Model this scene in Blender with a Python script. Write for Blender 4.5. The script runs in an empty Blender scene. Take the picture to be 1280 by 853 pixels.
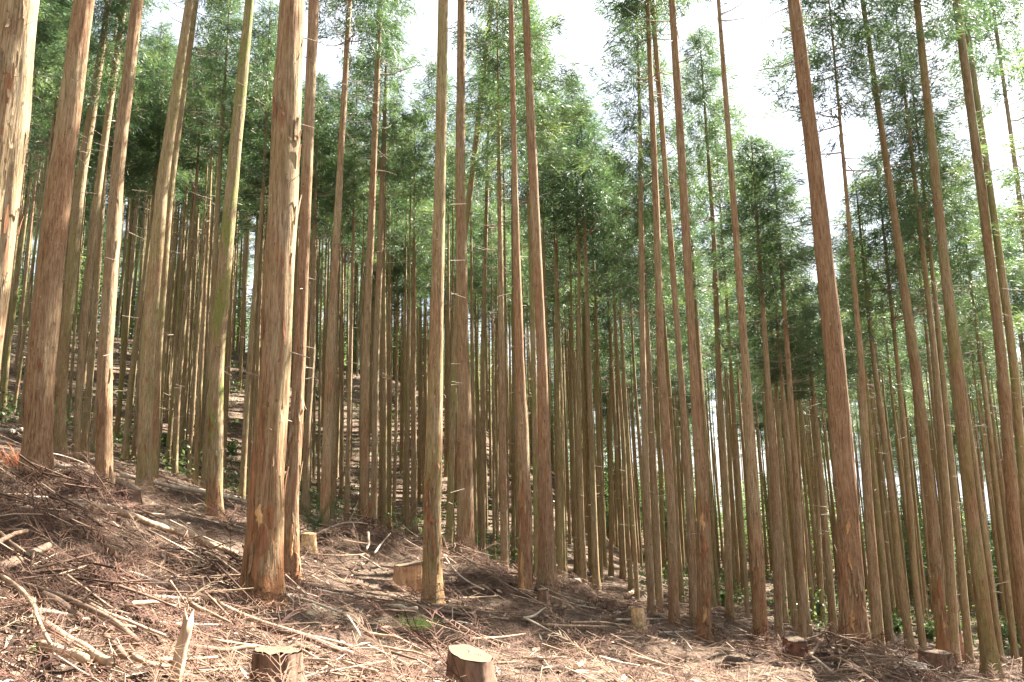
import bpy, math, random
import numpy as np
from mathutils import Vector
R = math.radians
rng = np.random.default_rng(11)
random.seed(11)
scene = bpy.context.scene
COL = scene.collection

# ------------------------------------------------------------------ camera
FPX = 1000.0                                   # focal length in photo pixels (1280 wide)
PITCH = math.atan(0.196)
ROLL = math.atan(80 / 5100)
cam_d = bpy.data.cameras.new('camera')
cam_d.sensor_width = 36.0
cam_d.lens = 36.0 * FPX / 1280
cam_d.clip_start = 0.05
cam_d.clip_end = 2000
cam = bpy.data.objects.new('camera', cam_d)
COL.objects.link(cam)
fwd = Vector((0, math.cos(PITCH), math.sin(PITCH)))
up0 = Vector((0, -math.sin(PITCH), math.cos(PITCH)))
rt0 = Vector((1, 0, 0))
c_, s_ = math.cos(ROLL), math.sin(ROLL)
rt = rt0 * c_ - up0 * s_
up = rt0 * s_ + up0 * c_
from mathutils import Matrix
cam.matrix_world = Matrix(((rt.x, up.x, -fwd.x, 0), (rt.y, up.y, -fwd.y, 0), (rt.z, up.z, -fwd.z, 0), (0, 0, 0, 1)))
scene.camera = cam
RT, UP, FW = (np.array(v) for v in (rt, up, fwd))


def ray(px, py):
    """direction of a photo pixel, scaled so that y = 1"""
    d = FW + RT * ((px - 640) / FPX) + UP * ((426.5 - py) / FPX)
    return d / d[1]


def project(x, y, z):
    p = np.stack([np.asarray(x, float), np.asarray(y, float), np.asarray(z, float)], -1)
    w = p @ FW
    return 640 + FPX * (p @ RT) / w, 426.5 - FPX * (p @ UP) / w


# ------------------------------------------------------------------ light
SUN_AZ, SUN_EL = R(53), R(46)
EXPOSURE = 3.15
world = bpy.data.worlds.new('World')
scene.world = world
world.use_nodes = True
wn, wl = world.node_tree.nodes, world.node_tree.links
wn.clear()
w_out = wn.new('ShaderNodeOutputWorld')
w_bg = wn.new('ShaderNodeBackground')
w_bg.inputs['Strength'].default_value = 0.05
w_sky = wn.new('ShaderNodeTexSky')
w_sky.sky_type = 'NISHITA'
w_sky.sun_disc = False
w_sky.sun_elevation = SUN_EL
w_sky.sun_rotation = SUN_AZ
w_sky.air_density = 1.0
w_sky.dust_density = 2.5
w_tc = wn.new('ShaderNodeTexCoord')
w_no = wn.new('ShaderNodeTexNoise')
w_no.inputs['Scale'].default_value = 2.6
w_no.inputs['Detail'].default_value = 6
w_no.inputs['Roughness'].default_value = 0.55
w_rmp = wn.new('ShaderNodeMapRange')
w_rmp.inputs['From Min'].default_value = 0.36
w_rmp.inputs['From Max'].default_value = 0.56
w_rmp.inputs['To Min'].default_value = 0.25
w_rmp.inputs['To Max'].default_value = 0.95
w_mix = wn.new('ShaderNodeMixRGB')
w_mix.inputs['Color2'].default_value = (3.8, 4.0, 4.4, 1)      # thin bright summer cloud
wl.new(w_tc.outputs['Generated'], w_no.inputs['Vector'])
wl.new(w_no.outputs['Fac'], w_rmp.inputs['Value'])
wl.new(w_rmp.outputs['Result'], w_mix.inputs['Fac'])
wl.new(w_sky.outputs['Color'], w_mix.inputs['Color1'])
wl.new(w_mix.outputs['Color'], w_bg.inputs['Color'])
wl.new(w_bg.outputs['Background'], w_out.inputs['Surface'])

sun_d = bpy.data.lights.new('sun', 'SUN')
sun_d.energy = 5.0
sun_d.angle = R(0.53)
sun_d.color = (1.0, 0.95, 0.86)
sun = bpy.data.objects.new('sun', sun_d)
COL.objects.link(sun)
SUN = np.array((math.sin(SUN_AZ) * math.cos(SUN_EL), math.cos(SUN_AZ) * math.cos(SUN_EL), math.sin(SUN_EL)))
sun.rotation_euler = Vector(SUN).to_track_quat('Z', 'Y').to_euler()
sun.location = (20, 20, 40)
vs = scene.view_settings
vs.view_transform = 'Standard'
vs.look = 'None'
vs.gamma = 1
vs.exposure = EXPOSURE
scene.cycles.max_bounces = 8
scene.cycles.transparent_max_bounces = 4

# ------------------------------------------------------------------ helpers
def tag(o, label=None, cat=None, group=None, kind=None):
    if label: o['label'] = label
    if cat: o['category'] = cat
    if group: o['group'] = group
    if kind: o['kind'] = kind
    return o


def empty(name, loc, rz=0.0):
    o = bpy.data.objects.new(name, None)
    o.empty_display_size = 0.3
    COL.objects.link(o)
    o.location = [float(v) for v in loc]
    o.rotation_euler.z = float(rz)
    return o


def mesh_np(name, V, quads=None, tris=None, tint=None, smooth=True):
    """mesh from numpy arrays; tint is a 0..1 value per vertex"""
    V = np.asarray(V, np.float32)
    q = np.zeros((0, 4), np.int32) if quads is None else np.asarray(quads, np.int32).reshape(-1, 4)
    t = np.zeros((0, 3), np.int32) if tris is None else np.asarray(tris, np.int32).reshape(-1, 3)
    me = bpy.data.meshes.new(name)
    me.vertices.add(len(V))
    me.vertices.foreach_set('co', V.ravel())
    nl = q.size + t.size
    me.loops.add(nl)
    me.loops.foreach_set('vertex_index', np.concatenate([q.ravel(), t.ravel()]))
    me.polygons.add(len(q) + len(t))
    st = np.concatenate([np.arange(len(q)) * 4, q.size + np.arange(len(t)) * 3]).astype(np.int32)
    me.polygons.foreach_set('loop_start', st)
    if smooth:
        me.polygons.foreach_set('use_smooth', np.ones(len(q) + len(t), bool))
    if tint is not None:
        a = me.attributes.new('tint', 'FLOAT', 'POINT')
        a.data.foreach_set('value', np.asarray(tint, np.float32))
    me.update(calc_edges=True)
    me.validate()
    return me


def obj(name, me, mat=None, parent=None, loc=None):
    if mat is not None and not me.materials:
        me.materials.append(mat)
    o = bpy.data.objects.new(name, me)
    COL.objects.link(o)
    if parent is not None: o.parent = parent
    if loc is not None: o.location = [float(v) for v in loc]
    return o


class Bag:
    """collects pieces of one mesh"""
    def __init__(s): s.V, s.q, s.t, s.c, s.n = [], [], [], [], 0
    def add(s, V, q=None, t=None, c=0.5):
        V = np.asarray(V, float)
        if q is not None and len(q): s.q.append(np.asarray(q) + s.n)
        if t is not None and len(t): s.t.append(np.asarray(t) + s.n)
        s.V.append(V)
        s.c.append(np.full(len(V), c) if np.isscalar(c) else np.asarray(c))
        s.n += len(V)
    def mesh(s, name, smooth=True):
        return mesh_np(name, np.concatenate(s.V), np.concatenate(s.q) if s.q else None, np.concatenate(s.t) if s.t else None, np.concatenate(s.c), smooth)


def _h(i, j, seed):
    n = (i.astype(np.int64) * 374761393 + j.astype(np.int64) * 668265263 + seed * 982451653) & 0x7fffffff
    n = ((n ^ (n >> 13)) * 1274126177) & 0x7fffffff
    n = (n ^ (n >> 16)) & 0x7fffffff
    return n / 0x7fffffff * 2 - 1


def vnoise(x, y, seed=0):
    x, y = np.asarray(x, float), np.asarray(y, float)
    i, j = np.floor(x), np.floor(y)
    fx, fy = x - i, y - j
    fx, fy = fx * fx * (3 - 2 * fx), fy * fy * (3 - 2 * fy)
    a, b = _h(i, j, seed), _h(i + 1, j, seed)
    c, d = _h(i, j + 1, seed), _h(i + 1, j + 1, seed)
    return (a * (1 - fx) + b * fx) * (1 - fy) + (c * (1 - fx) + d * fx) * fy


def frame_of(d):
    d = d / np.linalg.norm(d)
    a = np.array((0, 0, 1.0)) if abs(d[2]) < 0.9 else np.array((1.0, 0, 0))
    u = np.cross(d, a); u /= np.linalg.norm(u)
    return u, np.cross(u, d)


def tube(P, rad, n=6, cap=True, rough=0.0):
    """round tube along points P with radius per point -> V, quads, tris"""
    P = np.asarray(P, float); rad = np.asarray(rad, float)
    T = np.gradient(P, axis=0)
    u, v = frame_of(T[0])
    an = np.arange(n) * 2 * math.pi / n
    V = []
    for k in range(len(P)):
        t = T[k] / np.linalg.norm(T[k])
        u = u - t * (u @ t); u /= np.linalg.norm(u)
        v = np.cross(t, u)
        rr = rad[k] * (1 + (rng.uniform(-rough, rough, n) if rough else 0))
        V.append(P[k] + np.outer(np.cos(an) * rr, u) + np.outer(np.sin(an) * rr, v))
    V = np.concatenate(V)
    q = [(k * n + i, k * n + (i + 1) % n, (k + 1) * n + (i + 1) % n, (k + 1) * n + i) for k in range(len(P) - 1) for i in range(n)]
    t = []
    if cap:
        a, b = len(V), len(V) + 1
        V = np.concatenate([V, P[:1], P[-1:]])
        L = (len(P) - 1) * n
        t = [(a, (i + 1) % n, i) for i in range(n)] + [(b, L + i, L + (i + 1) % n) for i in range(n)]
    return V, np.array(q), np.array(t, int).reshape(-1, 3)


# ------------------------------------------------------------------ materials
class NT:
    def __init__(s, name):
        s.m = bpy.data.materials.new(name); s.m.use_nodes = True
        s.n, s.l = s.m.node_tree.nodes, s.m.node_tree.links
        s.n.clear()
        s.out = s.n.new('ShaderNodeOutputMaterial')
    def node(s, t, **kw):
        n = s.n.new(t)
        for k, v in kw.items():
            if k in ('operation', 'blend_type', 'attribute_type', 'attribute_name', 'noise_dimensions', 'use_clamp', 'feature', 'data_type', 'interpolation_type'): setattr(n, k, v)
        return n
    def link(s, a, b): s.l.new(a, b)
    def set(s, sock, v):
        if isinstance(v, bpy.types.NodeSocket): s.l.new(v, sock)
        else: sock.default_value = v
    def math(s, op, a, b=None, clamp=False):
        n = s.node('ShaderNodeMath', operation=op); n.use_clamp = clamp
        s.set(n.inputs[0], a)
        if b is not None: s.set(n.inputs[1], b)
        return n.outputs[0]
    def mix(s, f, a, b, mode='MIX'):
        n = s.node('ShaderNodeMixRGB', blend_type=mode)
        s.set(n.inputs['Fac'], f); s.set(n.inputs['Color1'], a); s.set(n.inputs['Color2'], b)
        return n.outputs[0]
    def noise(s, vec, scale, detail=4, rough=0.6):
        n = s.node('ShaderNodeTexNoise')
        n.inputs['Scale'].default_value = scale; n.inputs['Detail'].default_value = detail; n.inputs['Roughness'].default_value = rough
        s.link(vec, n.inputs['Vector'])
        return n.outputs['Fac']
    def mapping(s, vec, scale):
        n = s.node('ShaderNodeVectorMath', operation='MULTIPLY')
        s.link(vec, n.inputs[0]); n.inputs[1].default_value = scale
        return n.outputs[0]
    def rng(s, v, a, b, c=0.0, d=1.0, smooth=False):
        n = s.node('ShaderNodeMapRange')
        if smooth: n.interpolation_type = 'SMOOTHSTEP'
        s.set(n.inputs['Value'], v)
        for k, x in zip(('From Min', 'From Max', 'To Min', 'To Max'), (a, b, c, d)): n.inputs[k].default_value = x
        return n.outputs['Result']
    def ramp(s, f, stops):
        n = s.node('ShaderNodeValToRGB')
        e = n.color_ramp.elements
        while len(e) < len(stops): e.new(0.5)
        for el, (p, c) in zip(e, stops): el.position = p; el.color = (*c, 1)
        s.set(n.inputs['Fac'], f)
        return n.outputs['Color']
    def attr(s, name, typ='OBJECT'):
        n = s.node('ShaderNodeAttribute', attribute_type=typ); n.attribute_name = name
        return n.outputs['Fac']
    def objvec(s):
        """object coordinates shifted by a random amount per object"""
        tc = s.node('ShaderNodeTexCoord'); oi = s.node('ShaderNodeObjectInfo')
        m = s.node('ShaderNodeVectorMath', operation='SCALE'); m.inputs[0].default_value = (37, 23, 11); s.link(oi.outputs['Random'], m.inputs['Scale'])
        a = s.node('ShaderNodeVectorMath', operation='ADD'); s.link(tc.outputs['Object'], a.inputs[0]); s.link(m.outputs[0], a.inputs[1])
        return a.outputs[0], tc.outputs['Object'], oi.outputs['Random']
    def bsdf(s, col, rough=0.9, bump=None, strength=0.5, dist=0.01, spec=0.2):
        p = s.node('ShaderNodeBsdfPrincipled')
        s.set(p.inputs['Base Color'], col); s.set(p.inputs['Roughness'], rough); p.inputs['Specular IOR Level'].default_value = spec
        if bump is not None:
            b = s.node('ShaderNodeBump'); b.inputs['Strength'].default_value = strength; b.inputs['Distance'].default_value = dist
            s.link(bump, b.inputs['Height']); s.link(b.outputs[0], p.inputs['Normal'])
        s.link(p.outputs[0], s.out.inputs['Surface'])
        return p


def mat_bark():
    t = NT('cedar_bark')
    v, o, rnd = t.objvec()
    fib = t.noise(t.mapping(v, (26, 26, 1.9)), 1.6, 5, 0.64)
    fine = t.noise(t.mapping(v, (70, 70, 5)), 1.6, 3, 0.6)
    plate = t.noise(t.mapping(v, (7, 7, 0.7)), 1.0, 4, 0.6)
    blotch = t.noise(t.mapping(v, (2.2, 2.2, 0.55)), 1.0, 3, 0.55)
    f = t.math('ADD', t.math('MULTIPLY', fib, 0.62), t.math('MULTIPLY', fine, 0.38))
    red = t.ramp(f, [(0.34, (0.075, 0.040, 0.022)), (0.48, (0.235, 0.130, 0.070)), (0.65, (0.375, 0.25, 0.15))])
    grey = t.ramp(f, [(0.34, (0.105, 0.075, 0.043)), (0.48, (0.28, 0.205, 0.118)), (0.65, (0.43, 0.345, 0.225))])
    sep = t.node('ShaderNodeSeparateXYZ'); t.link(o, sep.inputs[0])
    low = t.rng(sep.outputs['Z'], 0.0, 3.2, 0.14, 0.0)
    k = t.math('ADD', t.math('ADD', blotch, t.math('MULTIPLY', plate, 0.35)), t.math('MULTIPLY', t.attr('redness'), 0.35))
    k = t.math('ADD', k, low)
    k = t.rng(k, 0.60, 1.02, 0, 1, True)
    col = t.mix(k, grey, red)
    col = t.mix(t.rng(rnd, 0, 1, 0.0, 0.22), col, (0.12, 0.085, 0.06, 1))
    mo = t.noise(t.mapping(v, (3.5, 3.5, 0.9)), 1.0, 4, 0.65)
    mo = t.math('MULTIPLY', t.rng(mo, 0.40, 0.62, 0, 1, True), t.attr('moss'))
    col = t.mix(t.math('MULTIPLY', mo, 0.8), col, t.mix(fine, (0.10, 0.12, 0.025, 1), (0.22, 0.25, 0.06, 1)))
    # freshly peeled orange under-bark towards the foot of damaged trees
    pe = t.math('ADD', t.noise(t.mapping(v, (6, 6, 1.3)), 1.0, 5, 0.7), t.rng(sep.outputs['Z'], 0.1, 1.8, 0.13, -0.16))
    pe = t.math('MULTIPLY', t.rng(pe, 0.55, 0.62), t.attr('peel'))
    col = t.mix(pe, col, t.mix(fib, (0.19, 0.070, 0.028, 1), (0.39, 0.185, 0.083, 1)))
    sp1 = t.noise(t.mapping(v, (30, 30, 13)), 1.0, 3, 0.6); sp2 = t.noise(t.mapping(v, (24, 24, 9)), 1.3, 4, 0.65)
    col = t.mix(t.math('MULTIPLY', t.rng(sp1, 0.62, 0.70), 0.75), col, (0.055, 0.03, 0.018, 1))
    col = t.mix(t.math('MULTIPLY', t.rng(sp2, 0.64, 0.72), 0.7), col, (0.50, 0.42, 0.31, 1))
    h = t.math('ADD', t.math('MULTIPLY', fib, 0.8), t.math('MULTIPLY', plate, 0.7))
    h = t.math('ADD', h, t.math('MULTIPLY', fine, 0.3))
    h = t.math('SUBTRACT', h, t.math('MULTIPLY', pe, 0.5))
    t.bsdf(col, 0.92, h, 0.75, 0.03, 0.12)
    return t.m


def mat_wood(name, a, b, streak=14.0, rough=0.8):
    t = NT(name)
    v, o, rnd = t.objvec()
    n1 = t.noise(t.mapping(v, (streak, streak, 2.0)), 1.5, 4, 0.6)
    n2 = t.noise(v, 3.0, 3, 0.6)
    f = t.math('ADD', t.math('MULTIPLY', n1, 0.65), t.math('MULTIPLY', n2, 0.35))
    col = t.ramp(f, [(0.33, a), (0.66, b)])
    t.bsdf(col, rough, n1, 0.5, 0.01, 0.2)
    return t.m


def mat_cut(name, a, b):
    t = NT(name)
    tc = t.node('ShaderNodeTexCoord'); o = tc.outputs['Object']
    w = t.node('ShaderNodeTexWave'); w.wave_type = 'RINGS'; w.rings_direction = 'Z'
    w.inputs['Scale'].default_value = 22; w.inputs['Distortion'].default_value = 2.5; w.inputs['Detail'].default_value = 3
    t.link(t.mapping(o, (1, 1, 0)), w.inputs['Vector'])
    n = t.noise(o, 9, 5, 0.7)
    f = t.math('ADD', t.math('MULTIPLY', w.outputs['Fac'], 0.45), t.math('MULTIPLY', n, 0.6))
    t.bsdf(t.ramp(f, [(0.2, a), (0.85, b)]), 0.85, n, 0.4, 0.01)
    return t.m


def mat_tint(name, stops, rough=0.9, nscale=30.0, amt=0.35):
    """colour picked by the per-piece tint attribute"""
    t = NT(name)
    tc = t.node('ShaderNodeTexCoord')
    n = t.noise(tc.outputs['Object'], nscale, 2, 0.6)
    f = t.math('ADD', t.attr('tint', 'GEOMETRY'), t.math('MULTIPLY', t.math('SUBTRACT', n, 0.5), amt))
    t.bsdf(t.ramp(f, stops), rough, spec=0.15)
    return t.m


def mat_leaf(name, stops, trans=0.45, vary=0.35):
    t = NT(name)
    oi = t.node('ShaderNodeObjectInfo')
    f = t.math('ADD', t.math('MULTIPLY', t.attr('tint', 'GEOMETRY'), 1 - vary), t.math('MULTIPLY', oi.outputs['Random'], vary))
    col = t.ramp(f, stops)
    d = t.node('ShaderNodeBsdfPrincipled'); t.link(col, d.inputs['Base Color']); d.inputs['Roughness'].default_value = 0.5; d.inputs['Specular IOR Level'].default_value = 0.35
    tr = t.node('ShaderNodeBsdfTranslucent')
    t.link(t.mix(1.0, col, (1.1, 1.15, 0.72, 1), 'MULTIPLY'), tr.inputs['Color'])
    mx = t.node('ShaderNodeMixShader'); mx.inputs[0].default_value = trans
    t.link(d.outputs[0], mx.inputs[1]); t.link(tr.outputs[0], mx.inputs[2]); t.link(mx.outputs[0], t.out.inputs['Surface'])
    return t.m


def mat_ground():
    t = NT('forest_floor')
    tc = t.node('ShaderNodeTexCoord'); v = tc.outputs['Object']
    a = t.noise(v, 0.8, 5, 0.6); b = t.noise(v, 9.0, 6, 0.7); c = t.noise(v, 42.0, 3, 0.7)
    f = t.math('ADD', t.math('MULTIPLY', a, 0.35), t.math('ADD', t.math('MULTIPLY', b, 0.4), t.math('MULTIPLY', c, 0.25)))
    col = t.ramp(f, [(0.38, (0.03, 0.021, 0.016)), (0.47, (0.105, 0.068, 0.048)), (0.55, (0.19, 0.138, 0.098)), (0.64, (0.35, 0.29, 0.215))])
    t.bsdf(col, 0.95, t.math('ADD', b, c), 1.0, 0.06, 0.1)
    return t.m


M_BARK = mat_bark()
M_LEAF = mat_leaf('cedar_needles', [(0.0, (0.036, 0.066, 0.038)), (0.4, (0.076, 0.126, 0.066)), (0.72, (0.122, 0.180, 0.086)), (1.0, (0.21, 0.262, 0.12))], 0.38)
M_FAR = mat_leaf('distant_needles', [(0.0, (0.075, 0.12, 0.06)), (1.0, (0.20, 0.27, 0.125))], 0.5)
M_PLANT = mat_leaf('undergrowth_leaf', [(0.0, (0.045, 0.085, 0.03)), (1.0, (0.15, 0.215, 0.085))], 0.4)
M_FRESH = mat_leaf('fresh_sprig_leaf', [(0.0, (0.22, 0.36, 0.07)), (1.0, (0.44, 0.54, 0.18))], 0.4)
M_DARKSPRIG = mat_leaf('dark_sprig_leaf', [(0.0, (0.015, 0.045, 0.015)), (1.0, (0.05, 0.11, 0.03))], 0.3)
M_RUST = mat_leaf('rust_needles', [(0.0, (0.20, 0.05, 0.02)), (1.0, (0.42, 0.15, 0.06))], 0.3)
M_GROUND = mat_ground()
M_DEAD = mat_tint('dead_cedar_sprays', [(0.0, (0.034, 0.022, 0.018)), (0.32, (0.095, 0.048, 0.034)), (0.62, (0.165, 0.104, 0.068)), (1.0, (0.37, 0.30, 0.21))])
M_TWIG = mat_tint('dry_twigs', [(0.0, (0.07, 0.042, 0.03)), (0.4, (0.20, 0.125, 0.085)), (0.75, (0.34, 0.245, 0.17)), (1.0, (0.52, 0.42, 0.315))])
M_BRANCH = mat_wood('weathered_branch', (0.17, 0.105, 0.065), (0.46, 0.33, 0.22))
M_BRANCH_D = mat_wood('dark_branch', (0.065, 0.042, 0.03), (0.23, 0.15, 0.10))
M_BRANCH_P = mat_wood('bleached_branch', (0.24, 0.18, 0.13), (0.55, 0.46, 0.355))
M_CUT = mat_cut('cut_wood', (0.34, 0.20, 0.09), (0.62, 0.44, 0.25))
M_ORANGE = mat_wood('inner_bark', (0.12, 0.05, 0.026), (0.32, 0.155, 0.075), 34.0)
M_CUTOLD = mat_cut('weathered_cut_wood', (0.045, 0.030, 0.020), (0.19, 0.13, 0.08))
M_WOUND = mat_wood('bare_wood', (0.26, 0.125, 0.05), (0.56, 0.34, 0.16), 34.0)
M_STUMP = mat_wood('stump_bark', (0.05, 0.03, 0.021), (0.22, 0.13, 0.085))
M_STONE = mat_wood('pale_stone', (0.30, 0.25, 0.20), (0.55, 0.48, 0.40), 4.0)
M_DEADWOOD = mat_wood('dead_branch_wood', (0.15, 0.11, 0.08), (0.42, 0.34, 0.27))

# ------------------------------------------------------------------ the trees the photo shows
# key: (base px, base py, width px at the foot, depth prior from girth, path [(px, py, width)...], dict)
T = []
def tr(px, py, w, D, path=(), **k): T.append(dict(px=px, py=py, w=w, D=D, path=list(path), **k))
tr(-62, 690, 52, .42, [(-5, 300, 50), (25, 0, 46)], name='the edge trunk', label='thick pale sunlit cedar trunk cut off by the picture edge', moss=.1)
tr(44, 612, 39, .38, [(52, 450, 35), (75, 230, 31), (105, 0, 26)], name='the thick russet trunk', label='thick russet cedar trunk with a sunlit root beside the rust-red dead sprig', redness=.6, key=1)
tr(130, 612, 21, .33, [(131, 450, 20), (148, 200, 17), (172, 0, 15)], name='the smooth brown trunk', label='smooth brown cedar with a cream sunlit edge, standing by the small dark stump', redness=.4)
tr(94, 585, 12, .26, [(101, 450, 12), (123, 230, 10), (156, 0, 8)], name='the bleached thin trunk', label='thin cedar bleached almost white by sun, beside the smooth brown trunk', moss=.1)
tr(74, 558, 16, .3, [(79, 450, 15), (100, 230, 13), (118, 120, 11)], label='cedar with a mossy green foot between the russet trunk and the bleached one', moss=.35)
tr(180, 610, 20, .33, [(184, 450, 19), (203, 230, 17), (237, 0, 10)], name='the pale flaked trunk', label='pale flaked cedar lit white down one side, behind the fallen pale log', moss=.4)
tr(191, 603, 14, .28, [(197, 450, 10), (213, 230, 10), (245, 0, 8)], label='slimmer shaded cedar tight behind the pale flaked trunk', moss=.4)
for a in [(166, 580, 8, .25), (157, 560, 10, .27), (115, 567, 9, .27), (105, 578, 7, .24), (147, 530, 8, .26, .8), (218, 593, 9, .27), (210, 573, 8, .26, .6), (227, 572, 8, .27), (243, 575, 6, .22), (252, 565, 6, .22, .5), (256, 600, 12, .28), (302, 632, 10, .27), (279, 605, 7, .24), (3, 515, 9, .27, .6), (27, 540, 9, .27), (318, 640, 9, .27), (62, 545, 7, .24), (15, 528, 6, .22, .5)]:
    tr(*a[:4], moss=a[4] if len(a) > 4 else .3)
tr(267, 648, 21, .33, [(271, 450, 19), (290, 230, 17), (312, 0, 12)], name='the blotched trunk', label='cedar with green moss blotches and torn bark at its foot', moss=.9, peel=.5, key=1)
tr(328, 755, 52, .45, [(333, 600, 47), (346, 440, 42), (355, 213, 40), (365, 0, 33)], name='the big peeling trunk', label='big flaking cedar with orange peeled bark and a sunlit cream side', redness=.35, peel=.8, moss=.15, key=1)
tr(365, 733, 23, .30, [(364, 640, 19), (375, 440, 16), (384, 213, 18), (392, 0, 16)], name='its brown companion', label='brown cedar close behind the big peeling trunk, bark wounded at its foot', redness=.5, peel=.6)
tr(382, 632, 11, .27)
tr(405, 660, 16, .3, [(406, 640, 15), (413, 440, 13), (425, 213, 9), (437, 0, 7)], name='the fawn trunk', label='smooth fawn cedar rising behind the dark green sprig', redness=.2)
tr(417, 652, 8, .24, [(419, 440, 8)], label='slim cedar with a pale spreading root by the green sprig')
tr(433, 655, 8, .23, [(438, 450, 6)])
tr(455, 664, 12, .28, [(457, 450, 13), (466, 230, 9), (475, 0, 7)], name='the close pair', label='brown cedar of a close pair behind the splintered snag', redness=.5)
tr(467, 665, 10, .26, [(470, 450, 9), (478, 230, 8)], label='grey cedar of a close pair behind the splintered snag')
for a in [(480, 650, 6, .22), (492, 648, 6, .22), (504, 665, 5, .2), (517, 655, 10, .28), (530, 650, 6, .23)]: tr(*a)
tr(541, 758, 25, .35, [(540, 640, 25), (545, 440, 19), (550, 213, 15), (554, 0, 14)], name='the tall ochre trunk', label='tall ochre cedar with a moss tuft at its foot, beside the big cut stump', redness=.25, moss=.35, peel=.35, key=1)
tr(561, 693, 11, .27, [(568, 440, 9), (576, 330, 9), (591, 213, 9), (615, 0, 7)], name='the leaning trunk', label='bent thin cedar leaning across behind the straight pinkish trunk', moss=.7)
tr(582, 700, 25, .36, [(581, 560, 22), (579, 440, 17), (575, 213, 14), (577, 0, 11)], name='the pinkish trunk', label='straight pinkish cedar with a bright sunlit edge, past the leaning trunk', redness=.35, moss=.1, key=1)
tr(604, 695, 8, .25, [(603, 450, 6), (609, 230, 5)])
tr(618, 708, 5, .2)
tr(631, 731, 13, .28, [(627, 450, 9), (624, 213, 6)], name='the slim even trunk', label='slim evenly shaded cedar alone in a gap before the straight pinkish trunk', redness=.3, shift=(.5, -.7))
tr(656, 757, 20, .31, [(657, 640, 19), (649, 440, 13), (643, 213, 8), (639, 0, 7)], name='the scarred trunk', label='scarred reddish cedar with chewed bark beside a small cut stump', shift=(.3, -.4), redness=.7, peel=.5, key=1)
tr(685, 737, 25, .35, [(682, 640, 22), (677, 440, 14), (666, 213, 13), (657, 0, 10)], name='the dark broad trunk', label='broad shaded cedar with one thin white sunlit rim, behind the scarred trunk', redness=.4, shift=(.6, -.8), key=1)
tr(672, 735, 10, .27, [(667, 450, 8), (661, 230, 6)], label='mossy slim cedar half hidden behind the dark broad trunk', moss=.7)
for a in [(697, 715, 5, .2), (707, 720, 7, .24), (720, 717, 7, .24), (731, 738, 9, .26), (745, 730, 11, .28), (757, 712, 6, .23), (764, 710, 7, .24), (778, 720, 7, .24), (789, 735, 8, .25), (797, 757, 7, .23)]: tr(*a, moss=.25)
tr(815, 766, 12, .27, [(809, 640, 11), (803, 443, 8), (801, 230, 7)], name='the close-set trio', label='foremost stem of a close-set trio of slim cedars near the yellow stump', redness=.3)
tr(826, 769, 10, .26, [(820, 640, 10), (811, 450, 7)], label='hindmost stem of a close-set trio of slim cedars near the yellow stump')
tr(843, 781, 15, .29, [(839, 640, 13), (826, 443, 11), (819, 230, 9), (809, 0, 6)], name='the hooked trunk', label='straight cedar with hooked bare dead branches high up', redness=.4, hooks=1, tall=1)
tr(868, 790, 13, .28, [(863, 640, 13), (849, 443, 8), (833, 230, 9), (815, 0, 7)], label='plain brown cedar tucked behind the gnawed trunk', redness=.3)
tr(880, 805, 19, .32, [(879, 640, 18), (866, 443, 12), (853, 213, 12), (840, 0, 9)], name='the gnawed trunk', label='dark cedar with gnawed bark and a bare wood scar, above a root hollow', redness=.6, peel=.7, key=1)
for a in [(853, 752, 8, .26), (893, 760, 9, .27), (912, 768, 13, .3), (924, 745, 6, .23), (932, 745, 6, .23), (936, 790, 8, .26)]: tr(*a, moss=.15)
tr(952, 815, 19, .31, [(943, 640, 17), (931, 443, 11), (914, 213, 8), (898, 0, 5)], name='the orange-footed trunk', label='cedar whose foot is stripped bright orange on the sunny side', redness=.25, peel=.7, key=1)
tr(974, 812, 12, .28, [(970, 640, 10), (958, 450, 8)], label='slim pale brown cedar next to the trunk with an orange foot', redness=.3)
for a in [(982, 780, 9, .26), (995, 800, 10, .27), (1018, 775, 8, .25), (1030, 785, 8, .25), (1042, 790, 13, .3)]: tr(*a, moss=.2)
tr(1004, 816, 12, .28, [(998, 640, 9), (985, 450, 7)], label='slim cedar rising behind the small red-brown stump', redness=.3)
tr(1012, 800, 12, .28)
tr(1069, 824, 36, .42, [(1059, 640, 29), (1043, 440, 25), (1019, 213, 20), (992, 0, 17)], name='the stout trunk', label='stout red-brown cedar alone against the open sky, bare yellow scar low down', redness=.9, peel=.25, key=1, full=1, shift=(.4, -.55))
tr(1100, 826, 16, .3, [(1086, 640, 13), (1076, 450, 8), (1057, 230, 5)], label='cedar just behind the stout red-brown trunk', redness=.2)
for a in [(1110, 772, 7, .25), (1127, 790, 7, .25), (1137, 806, 13, .3), (1155, 820, 11, .28)]: tr(*a, moss=.2)
tr(1180, 826, 17, .30, [(1165, 640, 18), (1143, 450, 13), (1112, 230, 9), (1078, 0, 6)], name='the split-barked trunk', label='cedar with split loose bark rising over the low wide stump', redness=.4, peel=.6, moss=.2, tall=1, key=1)
tr(1194, 826, 14, .29, [(1184, 640, 12), (1169, 450, 8), (1144, 230, 6)], label='cedar standing close behind the split-barked trunk', moss=.15)
tr(1213, 834, 12, .28, [(1195, 640, 10)], label='thin cedar between the split-barked trunk and the dark smooth one', moss=.2)
tr(1239, 839, 21, .33, [(1214, 640, 18), (1194, 450, 14), (1170, 230, 12), (1146, 0, 9)], name='the dark smooth trunk', label='dark smooth cedar with a green mossy rim, past the split-barked trunk', redness=.5, moss=.45, tall=1, key=1)
for a in [(1253, 836, 9, .25), (1270, 831, 9, .25)]: tr(*a, moss=.2)
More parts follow.
